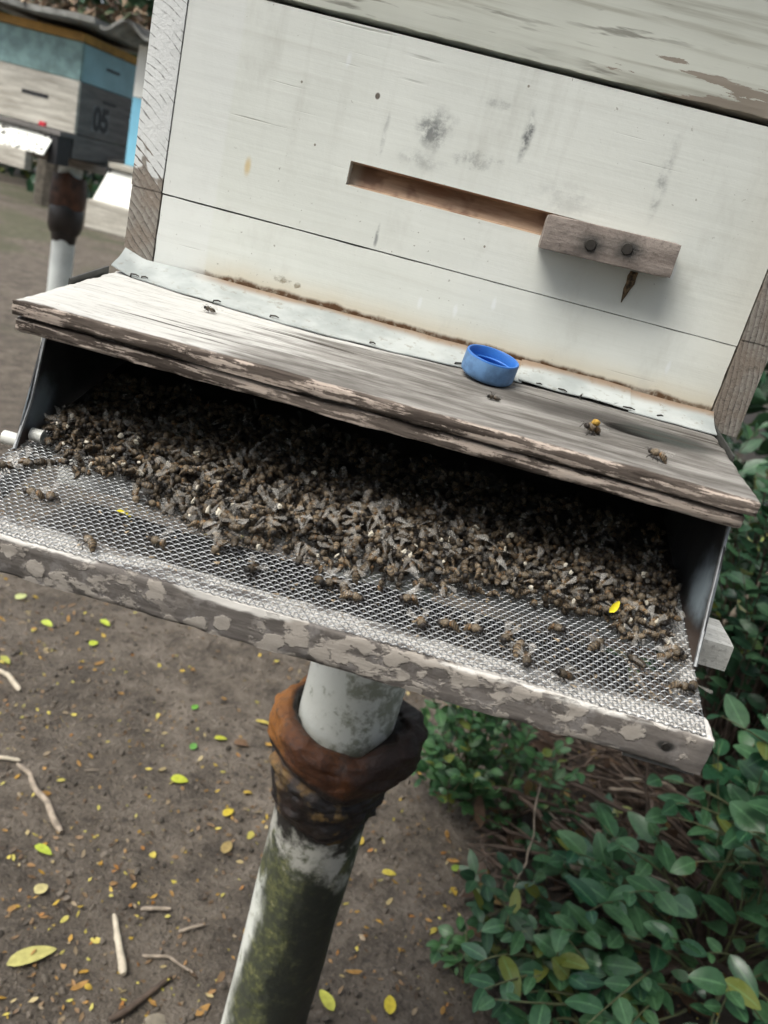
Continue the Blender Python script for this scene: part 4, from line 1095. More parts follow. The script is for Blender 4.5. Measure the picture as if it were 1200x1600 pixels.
def leaf_mesh(name, L, Wd, col, fold, curl, mat='litter', n=6):
    V, F = leaf_geo(L, Wd, fold, curl, n)
    me = bpy.data.meshes.new(name); me.from_pydata(V, [], F); me.materials.append(MAT[mat])
    at = me.color_attributes.new('Col', 'FLOAT_COLOR', 'POINT')
    fl = []
    for i, v_ in enumerate(V):
        k = 0.82 if i % 3 == 1 else 1.0
        k *= 1 + 0.25 * noise.noise(v_ * 120); fl += [col[0] * k, col[1] * k, col[2] * k, 1]
    at.data.foreach_set('color', fl); me.polygons.foreach_set('use_smooth', [True] * len(me.polygons)); return me
FL = [leaf_mesh('fallen_leaf', 0.016 + 0.003 * (i % 4), 0.0085 + 0.0012 * (i % 3), YEL[i % 8], rg.uniform(-.2, .4), rg.uniform(-.7, .9)) for i in range(12)]
for i in range(230):
    x, y = vis_spot()
    if y > 1.9: continue
    o = bpy.data.objects.new('fallen_leaf', FL[rg.randrange(12)]); COL.objects.link(o)
    o.location = (x, y, ground_h(x, y) + 0.004); o.rotation_euler = (rg.gauss(0, .25), rg.gauss(0, .25), rg.uniform(0, 6.28)); s = rg.uniform(.7, 1.25); o.scale = (s, s, s)
    tag(o, 'small yellow or brown fallen leaf on the bare soil', 'leaf', 'small fallen leaves on the soil')
GRN = (0.36, 0.46, 0.05); PAL = (0.55, 0.50, 0.20)
def big(x, y, L, Wd, col, rz, lb, curl=0.3, fold=0.2):
    o = bpy.data.objects.new('fallen_leaf', leaf_mesh('fallen_leaf', L, Wd, col, fold, curl, n=10)); COL.objects.link(o)
    o.location = (x, y, ground_h(x, y) + 0.006); o.rotation_euler = (rg.uniform(-.12, .12), -0.08, rz); tag(o, lb, 'leaf'); return o
big(-0.370, 0.285, 0.070, 0.030, (0.50, 0.46, 0.16), 0.80, 'largest fallen leaf, pale yellow with dark midrib, lying at the lower left')
big(-0.305, 0.740, 0.034, 0.022, (0.46, 0.50, 0.05), 0.25, 'wide lime yellow fallen leaf in the middle of the bare soil')
big(-0.448, 0.498, 0.034, 0.017, (0.42, 0.50, 0.06), -0.2, 'lime fallen leaf below the long stick at the left edge')
big(-0.398, 0.410, 0.024, 0.021, (0.55, 0.48, 0.22), 1.2, 'round cream fallen leaf above the largest leaf')
big(-0.180, 0.690, 0.028, 0.017, (0.60, 0.46, 0.05), 1.1, 'bright yellow fallen leaf left of the brown collar')
big(-0.150, 0.600, 0.034, 0.020, (0.34, 0.25, 0.10), 1.5, 'dull tan fallen leaf beside the mossy post')
big(-0.268, 0.890, 0.028, 0.016, (0.46, 0.48, 0.05), 0.4, 'yellow-green fallen leaf upper left of the collar')
big(-0.790, 1.130, 0.032, 0.022, (0.50, 0.58, 0.10), -0.3, 'left of two bright lime leaves under the front bar')
big(-0.672, 1.195, 0.032, 0.018, (0.48, 0.56, 0.07), -0.4, 'right of two bright lime leaves under the front bar')
big(-0.645, 1.085, 0.026, 0.020, (0.46, 0.54, 0.06), 1.3, 'lime leaf standing on edge left of the soil centre')
big(-0.895, 1.195, 0.036, 0.024, (0.56, 0.60, 0.26), 1.4, 'pale yellow-green leaf nearest the bar at the left edge')
big(-0.343, 0.960, 0.022, 0.015, (0.14, 0.34, 0.05), 1.4, 'upper of two small green leaves on the soil')
big(-0.298, 0.835, 0.024, 0.016, (0.13, 0.32, 0.07), 1.6, 'lower of two small green leaves on the soil')
big(-0.205, 0.985, 0.038, 0.012, (0.55, 0.44, 0.10), 0.15, 'narrow straw yellow leaf touching the collar in view')
big(-0.225, 0.895, 0.050, 0.026, (0.20, 0.12, 0.07), 0.6, 'curled brown fallen leaf left of the collar', 0.9)
big(-0.785, 0.950, 0.032, 0.017, (0.44, 0.45, 0.10), -0.5, 'yellow-green leaf at the left edge above the pale stub')
big(0.185, 0.385, 0.034, 0.020, (0.62, 0.50, 0.05), 1.7, 'bright yellow leaf at the bottom edge right of the post')
big(0.100, 0.360, 0.040, 0.020, (0.46, 0.46, 0.08), 2.3, 'yellow-green leaf at the bottom edge next to the post')
big(0.085, 0.720, 0.026, 0.014, (0.50, 0.36, 0.06), 1.7, 'ochre leaf just right of the collar')
big(0.135, 0.670, 0.028, 0.014, (0.58, 0.48, 0.08), 0.2, 'yellow leaf on the soil right of the mossy post')
big(-0.155, 0.262, 0.050, 0.028, (0.30, 0.26, 0.20), 0.7, 'grey-brown dead leaf at the bottom edge left of the post', 0.8)
big(0.262, 0.715, 0.026, 0.016, (0.25, 0.36, 0.06), 0.5, 'half green fallen leaf by the small-leaved shrub')
def stick(pts, r0, r1, lb, name='stick', mat='stick', group=None, jag=0.003, seed=0.0, sides=7):
    n = 12; P_ = [Vector(p) for p in pts]; out = []
    for i in range(n + 1):
        t = i / n * (len(P_) - 1); k = min(int(t), len(P_) - 2); q = P_[k].lerp(P_[k + 1], t - k)
        out.append(q + Vector((noise.noise(q * 25 + Vector((seed, 0, 0))), noise.noise(q * 25 + Vector((0, seed, 3))), 0.4 * noise.noise(q * 25))) * jag)
    rr = [(r0 + (r1 - r0) * i / n) * (1 + .22 * noise.noise(Vector((i * .9, seed, 0)))) for i in range(n + 1)]
    rr[0] *= .6; rr[-1] *= .6
    V, F = tube_geo(out, rr, sides)
    return tag(raw(name, V, F, mat, ang=60), lb, 'stick', group)
def gp(x, y, h=0.006): return (x, y, ground_h(x, y) + h)
stick([gp(-0.572, 0.655, .010), gp(-0.50, 0.60, .014), gp(-0.425, 0.535, .008)], 0.0045, 0.0066, 'long knobbly grey stick lying on the soil at the left', jag=.008, seed=2)
MAT['pale'] = m_simple('pale_stick', (0.46, 0.40, 0.31), 0.8, 0, 0.2, 60, 0.4, 0.002)
stick([gp(-0.270, 0.418), gp(-0.240, 0.372, .009), gp(-0.212, 0.325)], 0.0042, 0.0068, 'short pale bare stick left of the mossy post', mat='pale', jag=.003, seed=5)
stick([gp(-0.770, 0.905), gp(-0.735, 0.895), gp(-0.690, 0.865)], 0.0050, 0.0065, 'pale broken stub at the left edge under the front bar', mat='pale', jag=.002, seed=8)
stick([gp(-0.62, 0.655), gp(-0.575, 0.665)], 0.0045, 0.0035, 'tan stick end at the left edge beside the long stick', mat='pale', jag=.003, seed=9)
stick([gp(-0.2, 0.255), gp(-0.17, 0.30), gp(-0.145, 0.345)], 0.005, 0.004, 'reddish brown stick near the bottom edge left of the post', mat='twig', seed=11)
stick([gp(-0.20, 0.365), gp(-0.16, 0.372), gp(-0.118, 0.36)], 0.003, 0.002, 'thin straw stick below the pale bare stick', seed=12)
stick([gp(-0.165, 0.42), gp(-0.13, 0.44)], 0.003, 0.0025, 'short grey stick between pale stick and post', seed=13)
stick([gp(-0.235, 0.44), gp(-0.19, 0.455)], 0.004, 0.003, 'small grey-brown stick above the pale bare stick', seed=14)
for i in range(26):
    x, y = vis_spot()
    if y > 1.5: y *= 0.6
    a = rg.uniform(0, 3.14); L = rg.uniform(.015, .045)
    stick([gp(x, y, .004), gp(x + math.cos(a) * L, y + math.sin(a) * L, .004)], .0016, .0011, 'thin short twig scrap on the bare soil', 'twig_scrap', rg.choice(['stick', 'twig']), 'twig scraps on the soil', .002, i, 5)

# ------------------------------------------------------------------ shrubs
LEAVES = {}
def leaf_variants(key, L, Wd, mat, n=5):
    LEAVES[key] = []
    for i in range(6):
        V, F = leaf_geo(L * (0.8 + 0.08 * i), Wd * (0.85 + 0.06 * ((i * 5) % 6)), 0.06 + .08 * (i % 3), 0.15 + 0.22 * (i % 4), n)
        me = bpy.data.meshes.new('leaf'); me.from_pydata(V, [], F); me.materials.append(MAT[mat])
        at = me.color_attributes.new('Rib', 'FLOAT_COLOR', 'POINT'); at.data.foreach_set('color', [q for k_ in range(len(V)) for q in ((1.0,) * 4 if k_ % 3 == 1 else (0.0, 0.0, 0.0, 1.0))])
        me.polygons.foreach_set('use_smooth', [True] * len(me.polygons))
        LEAVES[key].append((me, V, F))
leaf_variants('A', 0.050, 0.031, 'leafA', 9); leaf_variants('B', 0.029, 0.019, 'leafB', 7); leaf_variants('C', 0.042, 0.024, 'leafC', 5); leaf_variants('D', 0.09, 0.05, 'leafC', 4)
def bez(a, b, c_, n=9): return [(a * (1 - t) ** 2 + b * 2 * t * (1 - t) + c_ * t * t) for t in [i / n for i in range(n + 1)]]
def shrub(name, label, root, twigs, key, gap, rng, cat='shrub', parts=280, group=None, stem_r=0.007, face=None, stemmat='gstem', leaf_parts=True):
    """stems with leaves set alternately along the outer half of each; the leaves nearest the viewer are single parts"""
    root = Vector(root); e = empty(name, root); tag(e, label, cat, group)
    lv = []
    for i, (tip, start) in enumerate(twigs):
        tip = Vector(tip); st = Vector(start); mid = st.lerp(tip, 0.5) + Vector((rng.uniform(-.03, .03), rng.uniform(-.03, .03), 0.12 * (tip - st).length))
        pts = bez(st, mid, tip, 10); L = (tip - st).length
        V, F = tube_geo(pts, [stem_r * (0.42 - 0.32 * k / 10) for k in range(11)], 5); raw('twig', V, F, stemmat, e, ang=180)
        n = max(3, int(L * 0.72 / gap))
        for k in range(n):
            t = 1 - 0.72 * k / n; f_ = t * 10; j = min(int(f_), 9); p = pts[j].lerp(pts[j + 1], f_ - j)
            d = (pts[j + 1] - pts[j]).normalized()
            s = 1 if k % 2 else -1
            side = d.cross(Vector((0, 0, 1)));
            if side.length < .1: side = Vector((1, 0, 0))
            side.normalize()
            ax = (d * (1.5 if k == 0 else 0.55) + side * s * 0.85 + Vector((rng.gauss(0, .25), rng.gauss(0, .25), rng.gauss(0.05, .22)))).normalized()
            nrm = Vector((rng.gauss(-.15, .35), rng.gauss(-.35, .35), 1.0))
            y_ = nrm.cross(ax).normalized(); z_ = ax.cross(y_)
            sc = rng.uniform(.55, 1.22) * (0.75 if k == 0 else 1)
            M = Matrix((ax, y_, z_)).transposed().to_4x4(); M.translation = p
            lv.append((M @ Matrix.Diagonal((sc, sc, sc, 1)), rng.randrange(6), p))
    # main stems from the ground to the twig starts
    for (tip, start) in twigs[::4]:
        st = Vector(start)
        if (st - root).length > 0.02:
            V, F = tube_geo(bez(root, root.lerp(st, .5) + Vector((0, 0, .06)), st, 7), [stem_r * (1 - .06 * k) for k in range(8)], 6); raw('stem', V, F, 'twig', e, ang=180)
    lv.sort(key=lambda q: (q[2] - cpos).length)
    inv = Matrix.Translation(-root)
    for M, v_, p in lv[:parts]:
        o = bpy.data.objects.new('leaf', LEAVES[key][v_][0]); COL.objects.link(o); o.parent = e; o.matrix_basis = inv @ M
    rest = lv[parts:]
    if rest:
        V = []; F = []
        for M, v_, p in rest:
            me, a, b_ = LEAVES[key][v_]; k0 = len(V); V += [M @ q for q in a]; F += [tuple(i + k0 for i in q) for q in b_]
        tag(raw('foliage', V, F, LEAVES[key][0][0].materials[0], e, ang=180), kind='stuff')
    return e
def vol(rng, c, r, n, root, spread=0.6, low=GZ + 0.02):
    out = []
    c = Vector(c); root = Vector(root)
    for i in range(n):
        while True:
            q = Vector((rng.uniform(-1, 1), rng.uniform(-1, 1), rng.uniform(-1, 1)))
            if 0.25 < q.length < 1: break
        tip = c + Vector((q.x * r[0], q.y * r[1], q.z * r[2]))
        st = root.lerp(tip, rng.uniform(0.25, 0.55)) + Vector((rng.uniform(-.04, .04), rng.uniform(-.04, .04), rng.uniform(-.02, .05)))
        tip.z = max(tip.z, low + .03); st.z = max(st.z, low)
        out.append((tip, st))
    return out
rs = random.Random(33)
# big glossy shrub at the lower right
r1 = (0.72, 0.66, GZ)
tw = vol(rs, (0.60, 0.52, -0.86), (0.29, 0.22, 0.17), 56, r1) + vol(rs, (0.74, 0.60, -0.66), (0.19, 0.22, 0.20), 34, r1) + vol(rs, (0.42, 0.44, -0.97), (0.16, 0.14, 0.08), 30, (0.5, 0.5, GZ))
shrub('glossy_shrub', 'large glossy dark green shrub filling the lower right corner', r1, tw, 'A', 0.030, rs, parts=290)
# overhanging branch with large leaves at the right edge
r2 = (0.86, 0.50, GZ)
tw = vol(rs, (0.60, 0.44, -0.47), (0.12, 0.12, 0.11), 12, (0.80, 0.52, -0.62)) + vol(rs, (0.56, 0.50, -0.63), (0.13, 0.10, 0.07), 9, (0.80, 0.55, -0.75))
shrub('large_leaved_shrub', 'shrub with large dark leaves at the right edge beside the front bar', r2, tw, 'A', 0.034, rs, parts=200)
# small-leaved shrub behind the collar
r3 = (0.27, 0.92, GZ)
tw = vol(rs, (0.235, 0.84, -0.84), (0.135, 0.11, 0.18), 84, r3)
shrub('small_leaved_shrub', 'small-leaved green shrub just right of the brown collar', r3, tw, 'B', 0.015, rs, parts=290, stem_r=0.004)
r4 = (0.275, 0.50, GZ)
tw = vol(rs, (0.275, 0.49, -1.0), (0.055, 0.06, 0.05), 12, r4)
shrub('seedling', 'small sprig of light green leaves at the edge of the bare soil', r4, tw, 'B', 0.014, rs, 'seedling', parts=120, stem_r=0.003)
r4 = (0.40, 0.56, GZ)
tw = vol(rs, (0.37, 0.55, -0.96), (0.12, 0.10, 0.08), 34, r4)
shrub('low_shrub', 'low small-leaved shrub between the soil and the glossy shrub', r4, tw, 'C', 0.018, rs, parts=220, stem_r=0.004)
r5 = (0.50, 0.78, GZ)
tw = vol(rs, (0.50, 0.74, -0.93), (0.13, 0.10, 0.10), 26, r5)
shrub('low_shrub', 'low dark sprigs growing out of the brush pile', r5, tw, 'C', 0.022, rs, parts=160, stem_r=0.004)
r6 = (0.36, 0.86, GZ)
tw = vol(rs, (0.37, 0.84, -0.90), (0.12, 0.10, 0.13), 36, r6)
shrub('small_leaved_shrub', 'second small-leaved shrub between the first one and the brush pile', r6, tw, 'B', 0.017, rs, parts=240, stem_r=0.004)
# dark hedge to the right behind the hive
for i, (c, r, n, root, lb) in enumerate((((0.72, 0.95, -0.30), (0.20, 0.22, 0.36), 110, (0.80, 1.05, GZ), 'shaded dark green bush close behind the right side of the hive'),
                                         ((1.10, 1.20, -0.35), (0.32, 0.32, 0.55), 80, (1.1, 1.25, GZ), 'tall dark bush further right behind the beam end'),
                                         ((0.98, 0.80, -0.70), (0.30, 0.25, 0.34), 100, (1.1, 0.75, GZ), 'dark bush at the right edge above the glossy shrub'),
                                         ((0.75, 1.75, -0.55), (0.5, 0.35, 0.5), 80, (0.75, 1.8, GZ), 'dense bush behind the brush pile under the hive'))):
    shrub('hedge_bush', lb, root, vol(rs, c, r, n, root), 'C' if i != 3 else 'D', 0.026 if i != 3 else 0.05, rs, 'bush', parts=240, group='dark bushes on the right', stemmat='twig')
# dead brush pile
rbp = random.Random(44)
for i in range(270):
    x, y = rbp.uniform(0.30, 1.1), rbp.uniform(0.66, 1.5); z = GZ + 0.02 + 0.26 * rbp.random() * max(0.25, 1 - abs(x - 0.62) * 2)
    a = rbp.gauss(-0.35, 0.55); L = rbp.uniform(0.10, 0.42)
    d = Vector((math.cos(a), math.sin(a) * 0.6, rbp.gauss(0, 0.22))) * L / 2; c = Vector((x, y, z))
    p, q = c - d, c + d; p.z = max(p.z, GZ + .01); q.z = max(q.z, GZ + .01)
    if min(p.x, q.x) < 0.27: continue
    stick([p, c + Vector((0, 0, rbp.uniform(-.02, .02))), q], rbp.uniform(.0025, .006), .0018, 'dry brown stick in the tangled brush below the front bar', 'brush_stick', rbp.choice(['twig', 'twig', 'twig', 'twig', 'stick']), 'dead brush on the ground', .012, i, 5)
V = []; F = []
for i in range(900):
    x, y = rbp.uniform(0.28, 1.15), rbp.uniform(0.62, 1.6); a = rbp.gauss(-0.35, 0.8); L = rbp.uniform(.05, .22); z = ground_h(x, y) + .004 + .10 * rbp.random() ** 2
    d = Vector((math.cos(a), math.sin(a) * .7, rbp.gauss(0, .12))) * L / 2; c = Vector((x, y, z))
    if c.x - abs(d.x) < .27: continue
    p, q = c - d, c + d; p.z = max(p.z, GZ + .005); q.z = max(q.z, GZ + .005)
    tube_geo([p, c + Vector((rbp.uniform(-.01, .01), rbp.uniform(-.01, .01), .005)), q], [.0016, .0020, .0010], 4, V, F)
tag(raw('brush_tangle', V, F, 'twig', ang=180), 'tangle of fine dark twigs covering the ground below the shrubs', 'brush', None, 'stuff')
BR = [leaf_mesh('dead_leaf', 0.05 + .008 * (i % 3), 0.022 + .004 * (i % 2), ((0.085, 0.050, 0.032), (0.13, 0.080, 0.050), (0.07, 0.045, 0.032), (0.22, 0.15, 0.06))[i % 4], rg.uniform(-.2, .5), rg.uniform(-.5, 1.2)) for i in range(8)]
for i in range(290):
    x, y = rbp.uniform(0.28, 1.05), rbp.uniform(0.50, 1.5)
    o = bpy.data.objects.new('dead_leaf', BR[rbp.randrange(8)]); COL.objects.link(o); o.location = (x, y, ground_h(x, y) + rbp.uniform(.005, .12 if y > .75 else .02))
    o.rotation_euler = (rbp.gauss(0, .6), rbp.gauss(0, .5), rbp.uniform(0, 6.28)); tag(o, 'brown dead leaf in the brush under the shrubs', 'leaf', 'dead leaves in the brush')
stick([(0.36, 0.62, -1.0), (0.372, 0.68, -0.90), (0.362, 0.72, -0.80)], .0022, .0014, 'thin tan upright stem in front of the brush pile', mat='stick', jag=.012, seed=3)
stick([(0.50, 0.80, -0.62), (0.56, 0.74, -0.80), (0.60, 0.70, -0.93)], .004, .003, 'long thin brown branch leaning through the brush pile', mat='twig', jag=.008, seed=4)
stick([(0.60, 0.9, -0.24), (0.70, 0.86, -0.235)], .0022, .0016, 'thin straw stalk sticking out under the landing board end', mat='pale', jag=.004, seed=6)
stick([(0.62, 0.95, -0.55), (0.74, 1.0, -0.30)], .007, .005, 'grey diagonal branch in the dark bush right of the tray', mat='stick', jag=.01, seed=7)

# ------------------------------------------------------------------ the hives behind
def far_hive(name, label, x0, y0, rz, spec):
    """x0,y0 = front right or left foot of the box; local x right, y back"""
    e = empty(name, (x0, y0, -0.2), rz); tag(e, label, 'beehive', 'beehives in the background')
    def part(nm, bm_, mat, par=e, sm=False):
        o = bpy.data.objects.new(nm, mesh_of(bm_, nm, mat, sm)); COL.objects.link(o); o.parent = par; return o
    Wd, Dp = spec['w'], spec['d']
    z0 = spec['z0'] + 0.2
    z = z0
    for (nm, h, matf, mats) in spec['boxes']:
        b = part(nm, boxbm(0, Wd, 0.0, 0.02, z + .001, z + h - .001, bev=.002), matf)
        for s in (0, 1):
            part('side_plank', boxbm(s * (Wd - .02) + (.0005 if s == 0 else 0), s * (Wd - .02) + .02 + (.0005 if s else 0), 0.021, Dp, z + .001, z + h - .001, bev=.002), mats, b)
            part('hand_slot', boxbm(s * (Wd + .001) - .0012, s * (Wd + .001) + .0008, Dp * .40, Dp * .62, z + h * (.72 if nm == 'brood_box' else .52), z + h * (.78 if nm == 'brood_box' else .60)), 'black', b)
        part('back_plank', boxbm(.021, Wd - .021, Dp - .02, Dp - .001, z + .001, z + h - .001), mats, b)
        part('hand_slot', boxbm(Wd * .38, Wd * .68, -.0012, .003, z + h * .52, z + h * .60), 'black' if nm != 'super' else 'farteal', b)
        z += h
    if spec.get('rim'):
        part('rim_board', boxbm(-.006, Wd + .006, -.008, Dp, z + .002, z + .036, bev=.002), 'ochre'); z += .038
    # corrugated roof sheet
    V, F = corrugated(-.10, Wd + .12, -.13, Dp + .12, z + .026, pitch=.17 if not spec.get('rim') else .5, amp=.024 if not spec.get('rim') else .004, th=.012 if not spec.get('rim') else .022, nx=50)
    o = raw('roof_sheet', V, F, 'cement'); o.parent = e
    # tray in front: white sloped tin, bar, cheeks, black bracket
    zt = z0
    part('tray_board', boxbm(-.01, Wd + .01, -.12, .0, zt - .022, zt - .002, bev=.002), 'fardark' if spec.get('rim') else 'farwood')
    w1 = Wd + spec.get('flare', 0)
    V = [Vector((-.012, -.10, zt - .026)), Vector((w1, -.10, zt - .026)), Vector((w1 + .0, -.17, zt - .026 - spec['drop'])), Vector((-.035, -.17, zt - .026 - spec['drop']))]
    V += [q + Vector((0, .006, -.003)) for q in V]
    o = raw('white_apron', V, [(3, 2, 1, 0), (4, 5, 6, 7), (0, 1, 5, 4), (1, 2, 6, 5), (2, 3, 7, 6), (3, 0, 4, 7)], 'farwhite', smooth=False); o.parent = e
    zb = zt - .028 - spec['drop']
    part('tray_bar', boxbm(-.05, w1 - spec.get('barcut', 0), -.185, -.135, zb - spec['barh'], zb, bev=.004), 'farwood')
    part('floor_board', boxbm(0, Wd, 0.0, Dp, zt - .10, zt - .003), 'fardark')
    for s in (0, 1): part('tray_cheek', boxbm(s * Wd - .012, s * Wd - .004, -.11, -.001, zt - .02 - spec['drop'], zt - .024), 'black')
    return e, part
e1, part1 = far_hive('far_beehive', 'blue and bare wood beehive with black number 05 on its side, upper left', -2.33, 3.22, R(-4), dict(w=.43, d=.52, z0=0.025, drop=.085, barh=.075, rim=True, flare=-.03, barcut=.07,
      boxes=[('brood_box', .215, 'farwood', 'fardark'), ('super', .150, 'farteal', 'farblue')]))
# number plate 05 on its right side
part1('number_patch', boxbm(.4308, .4322, .13, .275, .255, .365), 'farpatch')
cu = bpy.data.curves.new('number', 'FONT'); cu.body = '05'; cu.size = 0.135; cu.align_x = 'CENTER'; cu.extrude = 0.0008; cu.offset = 0.006
to = bpy.data.objects.new('tmp', cu); COL.objects.link(to)
bpy.context.view_layer.update()
me = bpy.data.meshes.new_from_object(to.evaluated_get(bpy.context.evaluated_depsgraph_get())); bpy.data.objects.remove(to)
me.materials.clear(); me.materials.append(MAT['black'])
no = bpy.data.objects.new('number', me); COL.objects.link(no); no.parent = e1; no.location = (.4335, .2025, .264); no.rotation_euler = (R(90), 0, R(90))
part1('red_clip', boxbm(.335, .365, -.122, -.105, .225, .243, bev=.003), 'red')
part1('black_bracket', boxbm(.385, .43, -.115, -.02, .085, .222, bev=.004), 'black')
part1('board_end', boxbm(.20, .60, .30, .34, .10, .16), 'wood')
e2, part2 = far_hive('far_beehive', 'white and sky blue beehive half hidden behind the near hive edge', -1.525, 2.90, R(0), dict(w=.42, d=.50, z0=-0.035, drop=.125, barh=.11,
      boxes=[('brood_box', .255, 'brightblue', 'brightblue'), ('super', .19, 'farwhite', 'farwhite')]))
rz_ = random.Random(8)
for i in range(60):
    x = rz_.uniform(.0, .39); t = rz_.random(); L = .011
    p = e1.location + Euler((0, 0, R(-4))).to_matrix() @ Vector((x, -.10 - .07 * t - .004, .199 - .085 * t))
    o = bpy.data.objects.new('honey_bee', BEES[rz_.choice([0, 3, 6])][0]); COL.objects.link(o); o.location = p
    o.rotation_euler = (R(50), 0, rz_.uniform(0, 6.28)); s = rz_.uniform(1.0, 1.5); o.scale = (s, s, s)
    tag(o, 'dark bee crawling on the white apron of the hive numbered 05', 'bee', 'bees on the far white apron')
def far_stand(x, y, zt, label):
    e = empty('far_stand', (x, y, GZ)); tag(e, label, 'stand', 'stands of the background hives')
    V, F = lathe_geo([(.055, GZ - .05), (.055, zt)], x, y, 24); raw('post', V, F, 'farpipe', e)
    def cw2(p, th): k = 1 + .06 * noise.noise(Vector((math.cos(th) * 2, math.sin(th) * 2, p.z * 12))); return Vector((p.x * k, p.y * k, p.z + .02 * noise.noise(Vector((math.cos(th) * 1.5, math.sin(th) * 1.5, 3)))))
    V, F = lathe_geo([(.056, -.17), (.074, -.165), (.080, -.20), (.084, -.25), (.083, -.30), (.078, -.315)], x, y, 28, cw2); raw('collar', V, F, 'farcollar', e)
    V, F = lathe_geo([(.076, -.313), (.082, -.33), (.081, -.40), (.072, -.43), (.061, -.44), (.058, -.47), (.0555, -.48)], x, y, 28, cw2); raw('tar_band', V, F, 'fartar', e)
    o = raw('head_board', *rough_board(x - .2, x + .2, y - .06, y + .06, zt, zt + .04, .05, .003, .001, 3), 'wood', e)
far_stand(-2.045, 3.47, -.125, 'white pipe post with tarred collar under the hive numbered 05')
far_stand(-1.32, 3.15, -.30, 'white pipe post under the blue hive hidden by the near hive')
# leaf litter lying on the far roofs
for e, zz, w0 in ((e1, .45, .43), (e2, .70, .42)):
    SV = []; SF = []; SC = []
    for i in range(420):
        p = Vector((rs.uniform(-.1, w0 + .1), -.12 + .5 * rs.random() ** 2, zz + rs.uniform(0.245, .27) + (0 if e is e1 else -.26)))
        L = rs.uniform(.03, .07); V, F = leaf_geo(L, L * .45, rs.uniform(-.2, .5), rs.uniform(-1, 1), 3); q = Euler((rs.gauss(0, .5), rs.gauss(0, .5), rs.uniform(0, 6.28))).to_matrix()
        b = len(SV); SV += [e.location + Vector((0, 0, -0.0)) + p - Vector((0, 0, 0.0)) + q @ v_ for v_ in V]; SF += [tuple(k + b for k in f_) for f_ in F]; SC += [rs.choice([(.16, .10, .06), (.24, .16, .10), (.10, .07, .05), (.30, .22, .14), (.07, .09, .04)])] * len(V)
    o = tag(raw('roof_litter', SV, SF, 'litter', ang=180, cols=SC), 'dead leaves lying on the roof sheet of the ' + ('hive numbered 05' if e is e1 else 'half hidden blue hive'), 'leaf litter', None, 'stuff')
# far understorey
rf_ = random.Random(55)
for i, (x, y, h) in enumerate(((-4.4, 13.5, 3.4), (-7.4, 13.2, 3.5), (-9.8, 14.2, 3.5), (-3.0, 13.5, 3.5))):
    shrub('far_bush', ('dark green bush far behind the hives on the left', 'dim bush in the background above the far roofs')[i % 2], (x, y, GZ), vol(rf_, (x, y, GZ + h * .55), (1.0, .8, h * .5), 46, (x, y, GZ + .1)), 'D', 0.085, rf_, 'bush', parts=0, group='bushes in the far background', stem_r=.03, stemmat='twig')

# ------------------------------------------------------------------ the wood that stands round the apiary, and unseen growth added to block sky light
def tree(x, y, h, rx, rng, label, leaves=700, size=0.26):
    e = empty('tree', (x, y, GZ)); tag(e, label, 'tree', 'trees round the apiary')
    V, F = tube_geo([(x, y, GZ - .1), (x + rng.uniform(-.1, .1), y, GZ + h * .3), (x + rng.uniform(-.3, .3), y + rng.uniform(-.2, .2), GZ + h * .65), (x, y, GZ + h * .9)], [.16, .13, .09, .03], 9); raw('trunk', V, F, 'bark', e)
    V = []; F = []
    c = Vector((x, y, GZ + h * .60))
    blobs = []
    for i in range(16):
        q = Vector((rng.gauss(0, .5), rng.gauss(0, .5), rng.uniform(-.9, .9))); b = c + Vector((q.x * rx, q.y * rx, q.z * h * .38)); blobs.append(b)
        raw('limb', *tube_geo([c + Vector((0, 0, -h * .15)), c.lerp(b, .5) + Vector((0, 0, -.1)), b], [.05, .03, .012], 5), 'bark', e)
    for i in range(leaves):
        b = rng.choice(blobs); p = b + Vector((rng.gauss(0, 1), rng.gauss(0, 1), rng.gauss(0, .8))) * rx * .30
        L = size * rng.uniform(.6, 1.2); a, f_ = leaf_geo(L, L * .5, .2, .5, 3); q = Euler((rng.gauss(0, .7), rng.gauss(0, .7), rng.uniform(0, 6.28))).to_matrix(); k0 = len(V)
        V += [p + q @ v_ for v_ in a]; F += [tuple(k + k0 for k in t) for t in f_]
    tag(raw('crown', V, F, 'leafC', e, ang=180), kind='stuff')
rt = random.Random(77)
def thicket(x, y, h, rx, rng, label, leaves, size, group):
    e = empty('thicket_bush', (x, y, GZ)); tag(e, label, 'bush', group)
    for i in range(7):
        V, F = tube_geo([(x, y, GZ - .05), (x + rng.uniform(-.3, .3) * rx, y + rng.uniform(-.3, .3) * rx, GZ + h * .4), (x + rng.uniform(-.8, .8) * rx, y + rng.uniform(-.8, .8) * rx, GZ + h * rng.uniform(.6, .95))], [.02, .015, .006], 5); raw('stem', V, F, 'twig', e)
    V = []; F = []
    for i in range(leaves):
        q = Vector((rng.gauss(0, .55), rng.gauss(0, .55), rng.random() ** .8)); p = Vector((x + q.x * rx, y + q.y * rx, GZ + .05 + q.z * h * (1 - .25 * min(1, abs(q.x)))))
        L = size * rng.uniform(.6, 1.2); a, f_ = leaf_geo(L, L * .5, .2, .5, 3); m = Euler((rng.gauss(0, .7), rng.gauss(0, .7), rng.uniform(0, 6.28))).to_matrix(); k0 = len(V)
        V += [p + m @ v_ for v_ in a]; F += [tuple(k + k0 for k in t) for t in f_]
    tag(raw('foliage', V, F, 'leafC', e, ang=180), kind='stuff')
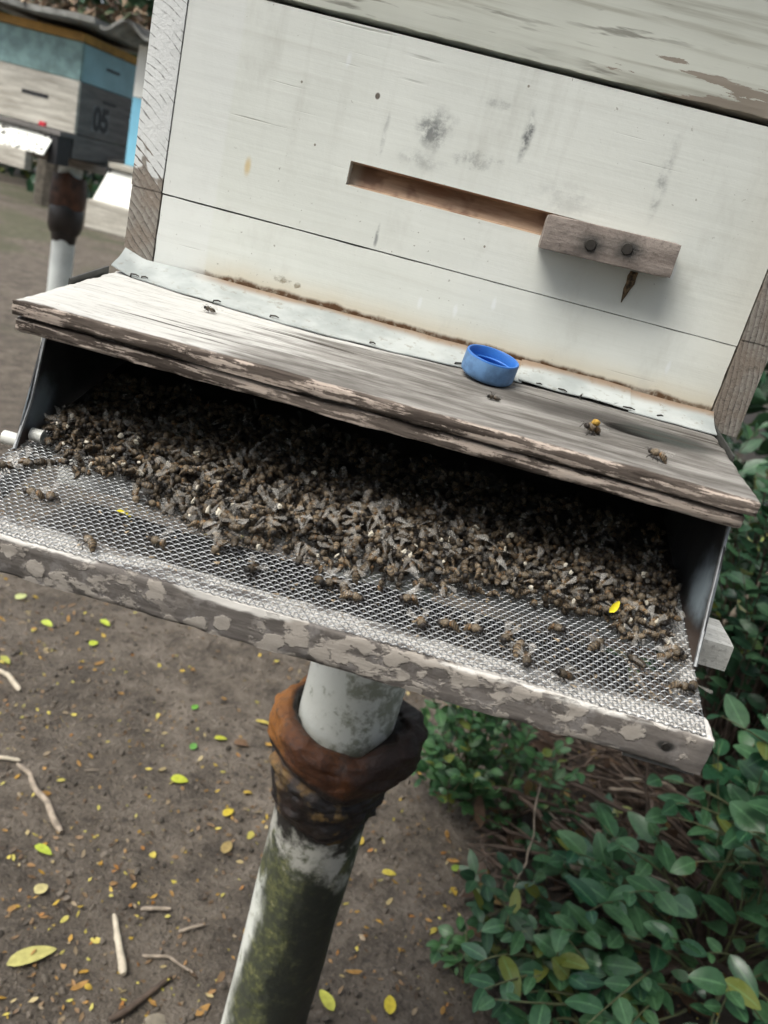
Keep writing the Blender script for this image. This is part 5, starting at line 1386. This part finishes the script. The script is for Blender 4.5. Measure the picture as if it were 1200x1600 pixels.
for (x, y, h, r, n, lb) in ((-8.6, 14.5, 5.5, 1.7, 3000, 'dense dark thicket behind the hive numbered 05'), (-6.2, 13.8, 5.5, 1.7, 3000, 'dense dark thicket behind the half hidden blue hive'), (-11.0, 15.5, 5.5, 1.9, 2600, 'thicket behind the far hives at the left edge')):
    thicket(x, y, h, r, rt, lb, n, .30, 'thickets behind the far hives')
for (x, y, h, r, n, lb) in ((1.75, 2.4, 2.2, .7, 2200, 'thicket behind the dark bushes on the right'), (1.9, 1.1, 2.2, .6, 2000, 'thicket right of the dark bushes'), (0.6, 2.7, 1.6, .6, 1800, 'thicket behind the brush pile')):
    thicket(x, y, h, r, rt, lb, n, .11, 'thickets on the right')
for (x, y, h, r, n, lb) in ((-1.5, -2.3, 2.5, .6, 1500, 'unseen hedge bush added left behind the viewer to block low sky'), (-.4, -2.2, 2.5, .6, 1500, 'unseen hedge bush added straight behind the viewer to block low sky'), (.7, -2.2, 2.5, .6, 1500, 'unseen hedge bush added behind the viewer to the right, blocking low sky'), (1.8, -1.6, 2.5, .6, 1500, 'unseen hedge bush added right behind the viewer to block low sky')):  # unseen hedge added to keep low frontal sky light out of the tray
    thicket(x, y, h, r, rt, lb, n, .14, 'hedge added behind the viewer to block light')
for (x, y, h, r, lb) in ((-6.0, 10.5, 7.5, 1.9, 'dark tree behind the far hives at the left'), (-4.0, 10.2, 7.0, 1.8, 'dark tree behind the far hives beside the near hive edge'), (-8.2, 12.5, 8, 2.2, 'tree far back at the left edge'), (-2.0, 10.5, 7, 1.9, 'tree hidden behind the near hive'),
                         (2.6, 4.6, 6, 1.8, 'tree behind the hedge on the right'), (3.6, 1.2, 6, 1.7, 'unseen tree added to the right of the apiary to block the sky'), (3.2, -2.2, 6.5, 1.8, 'unseen tree added right behind the viewer to block the sky'), (0.6, -3.6, 6.5, 1.8, 'unseen tree added straight behind the viewer to block the sky'), (-2.2, -3.9, 6.5, 1.8, 'unseen tree added left behind the viewer to block the sky'), (0.5, 6.5, 6.5, 1.9, 'tree behind the near hive')):  # trees behind the viewer and at right are added, unseen, to block low sky
    tree(x, y, h, r, rt, lb)
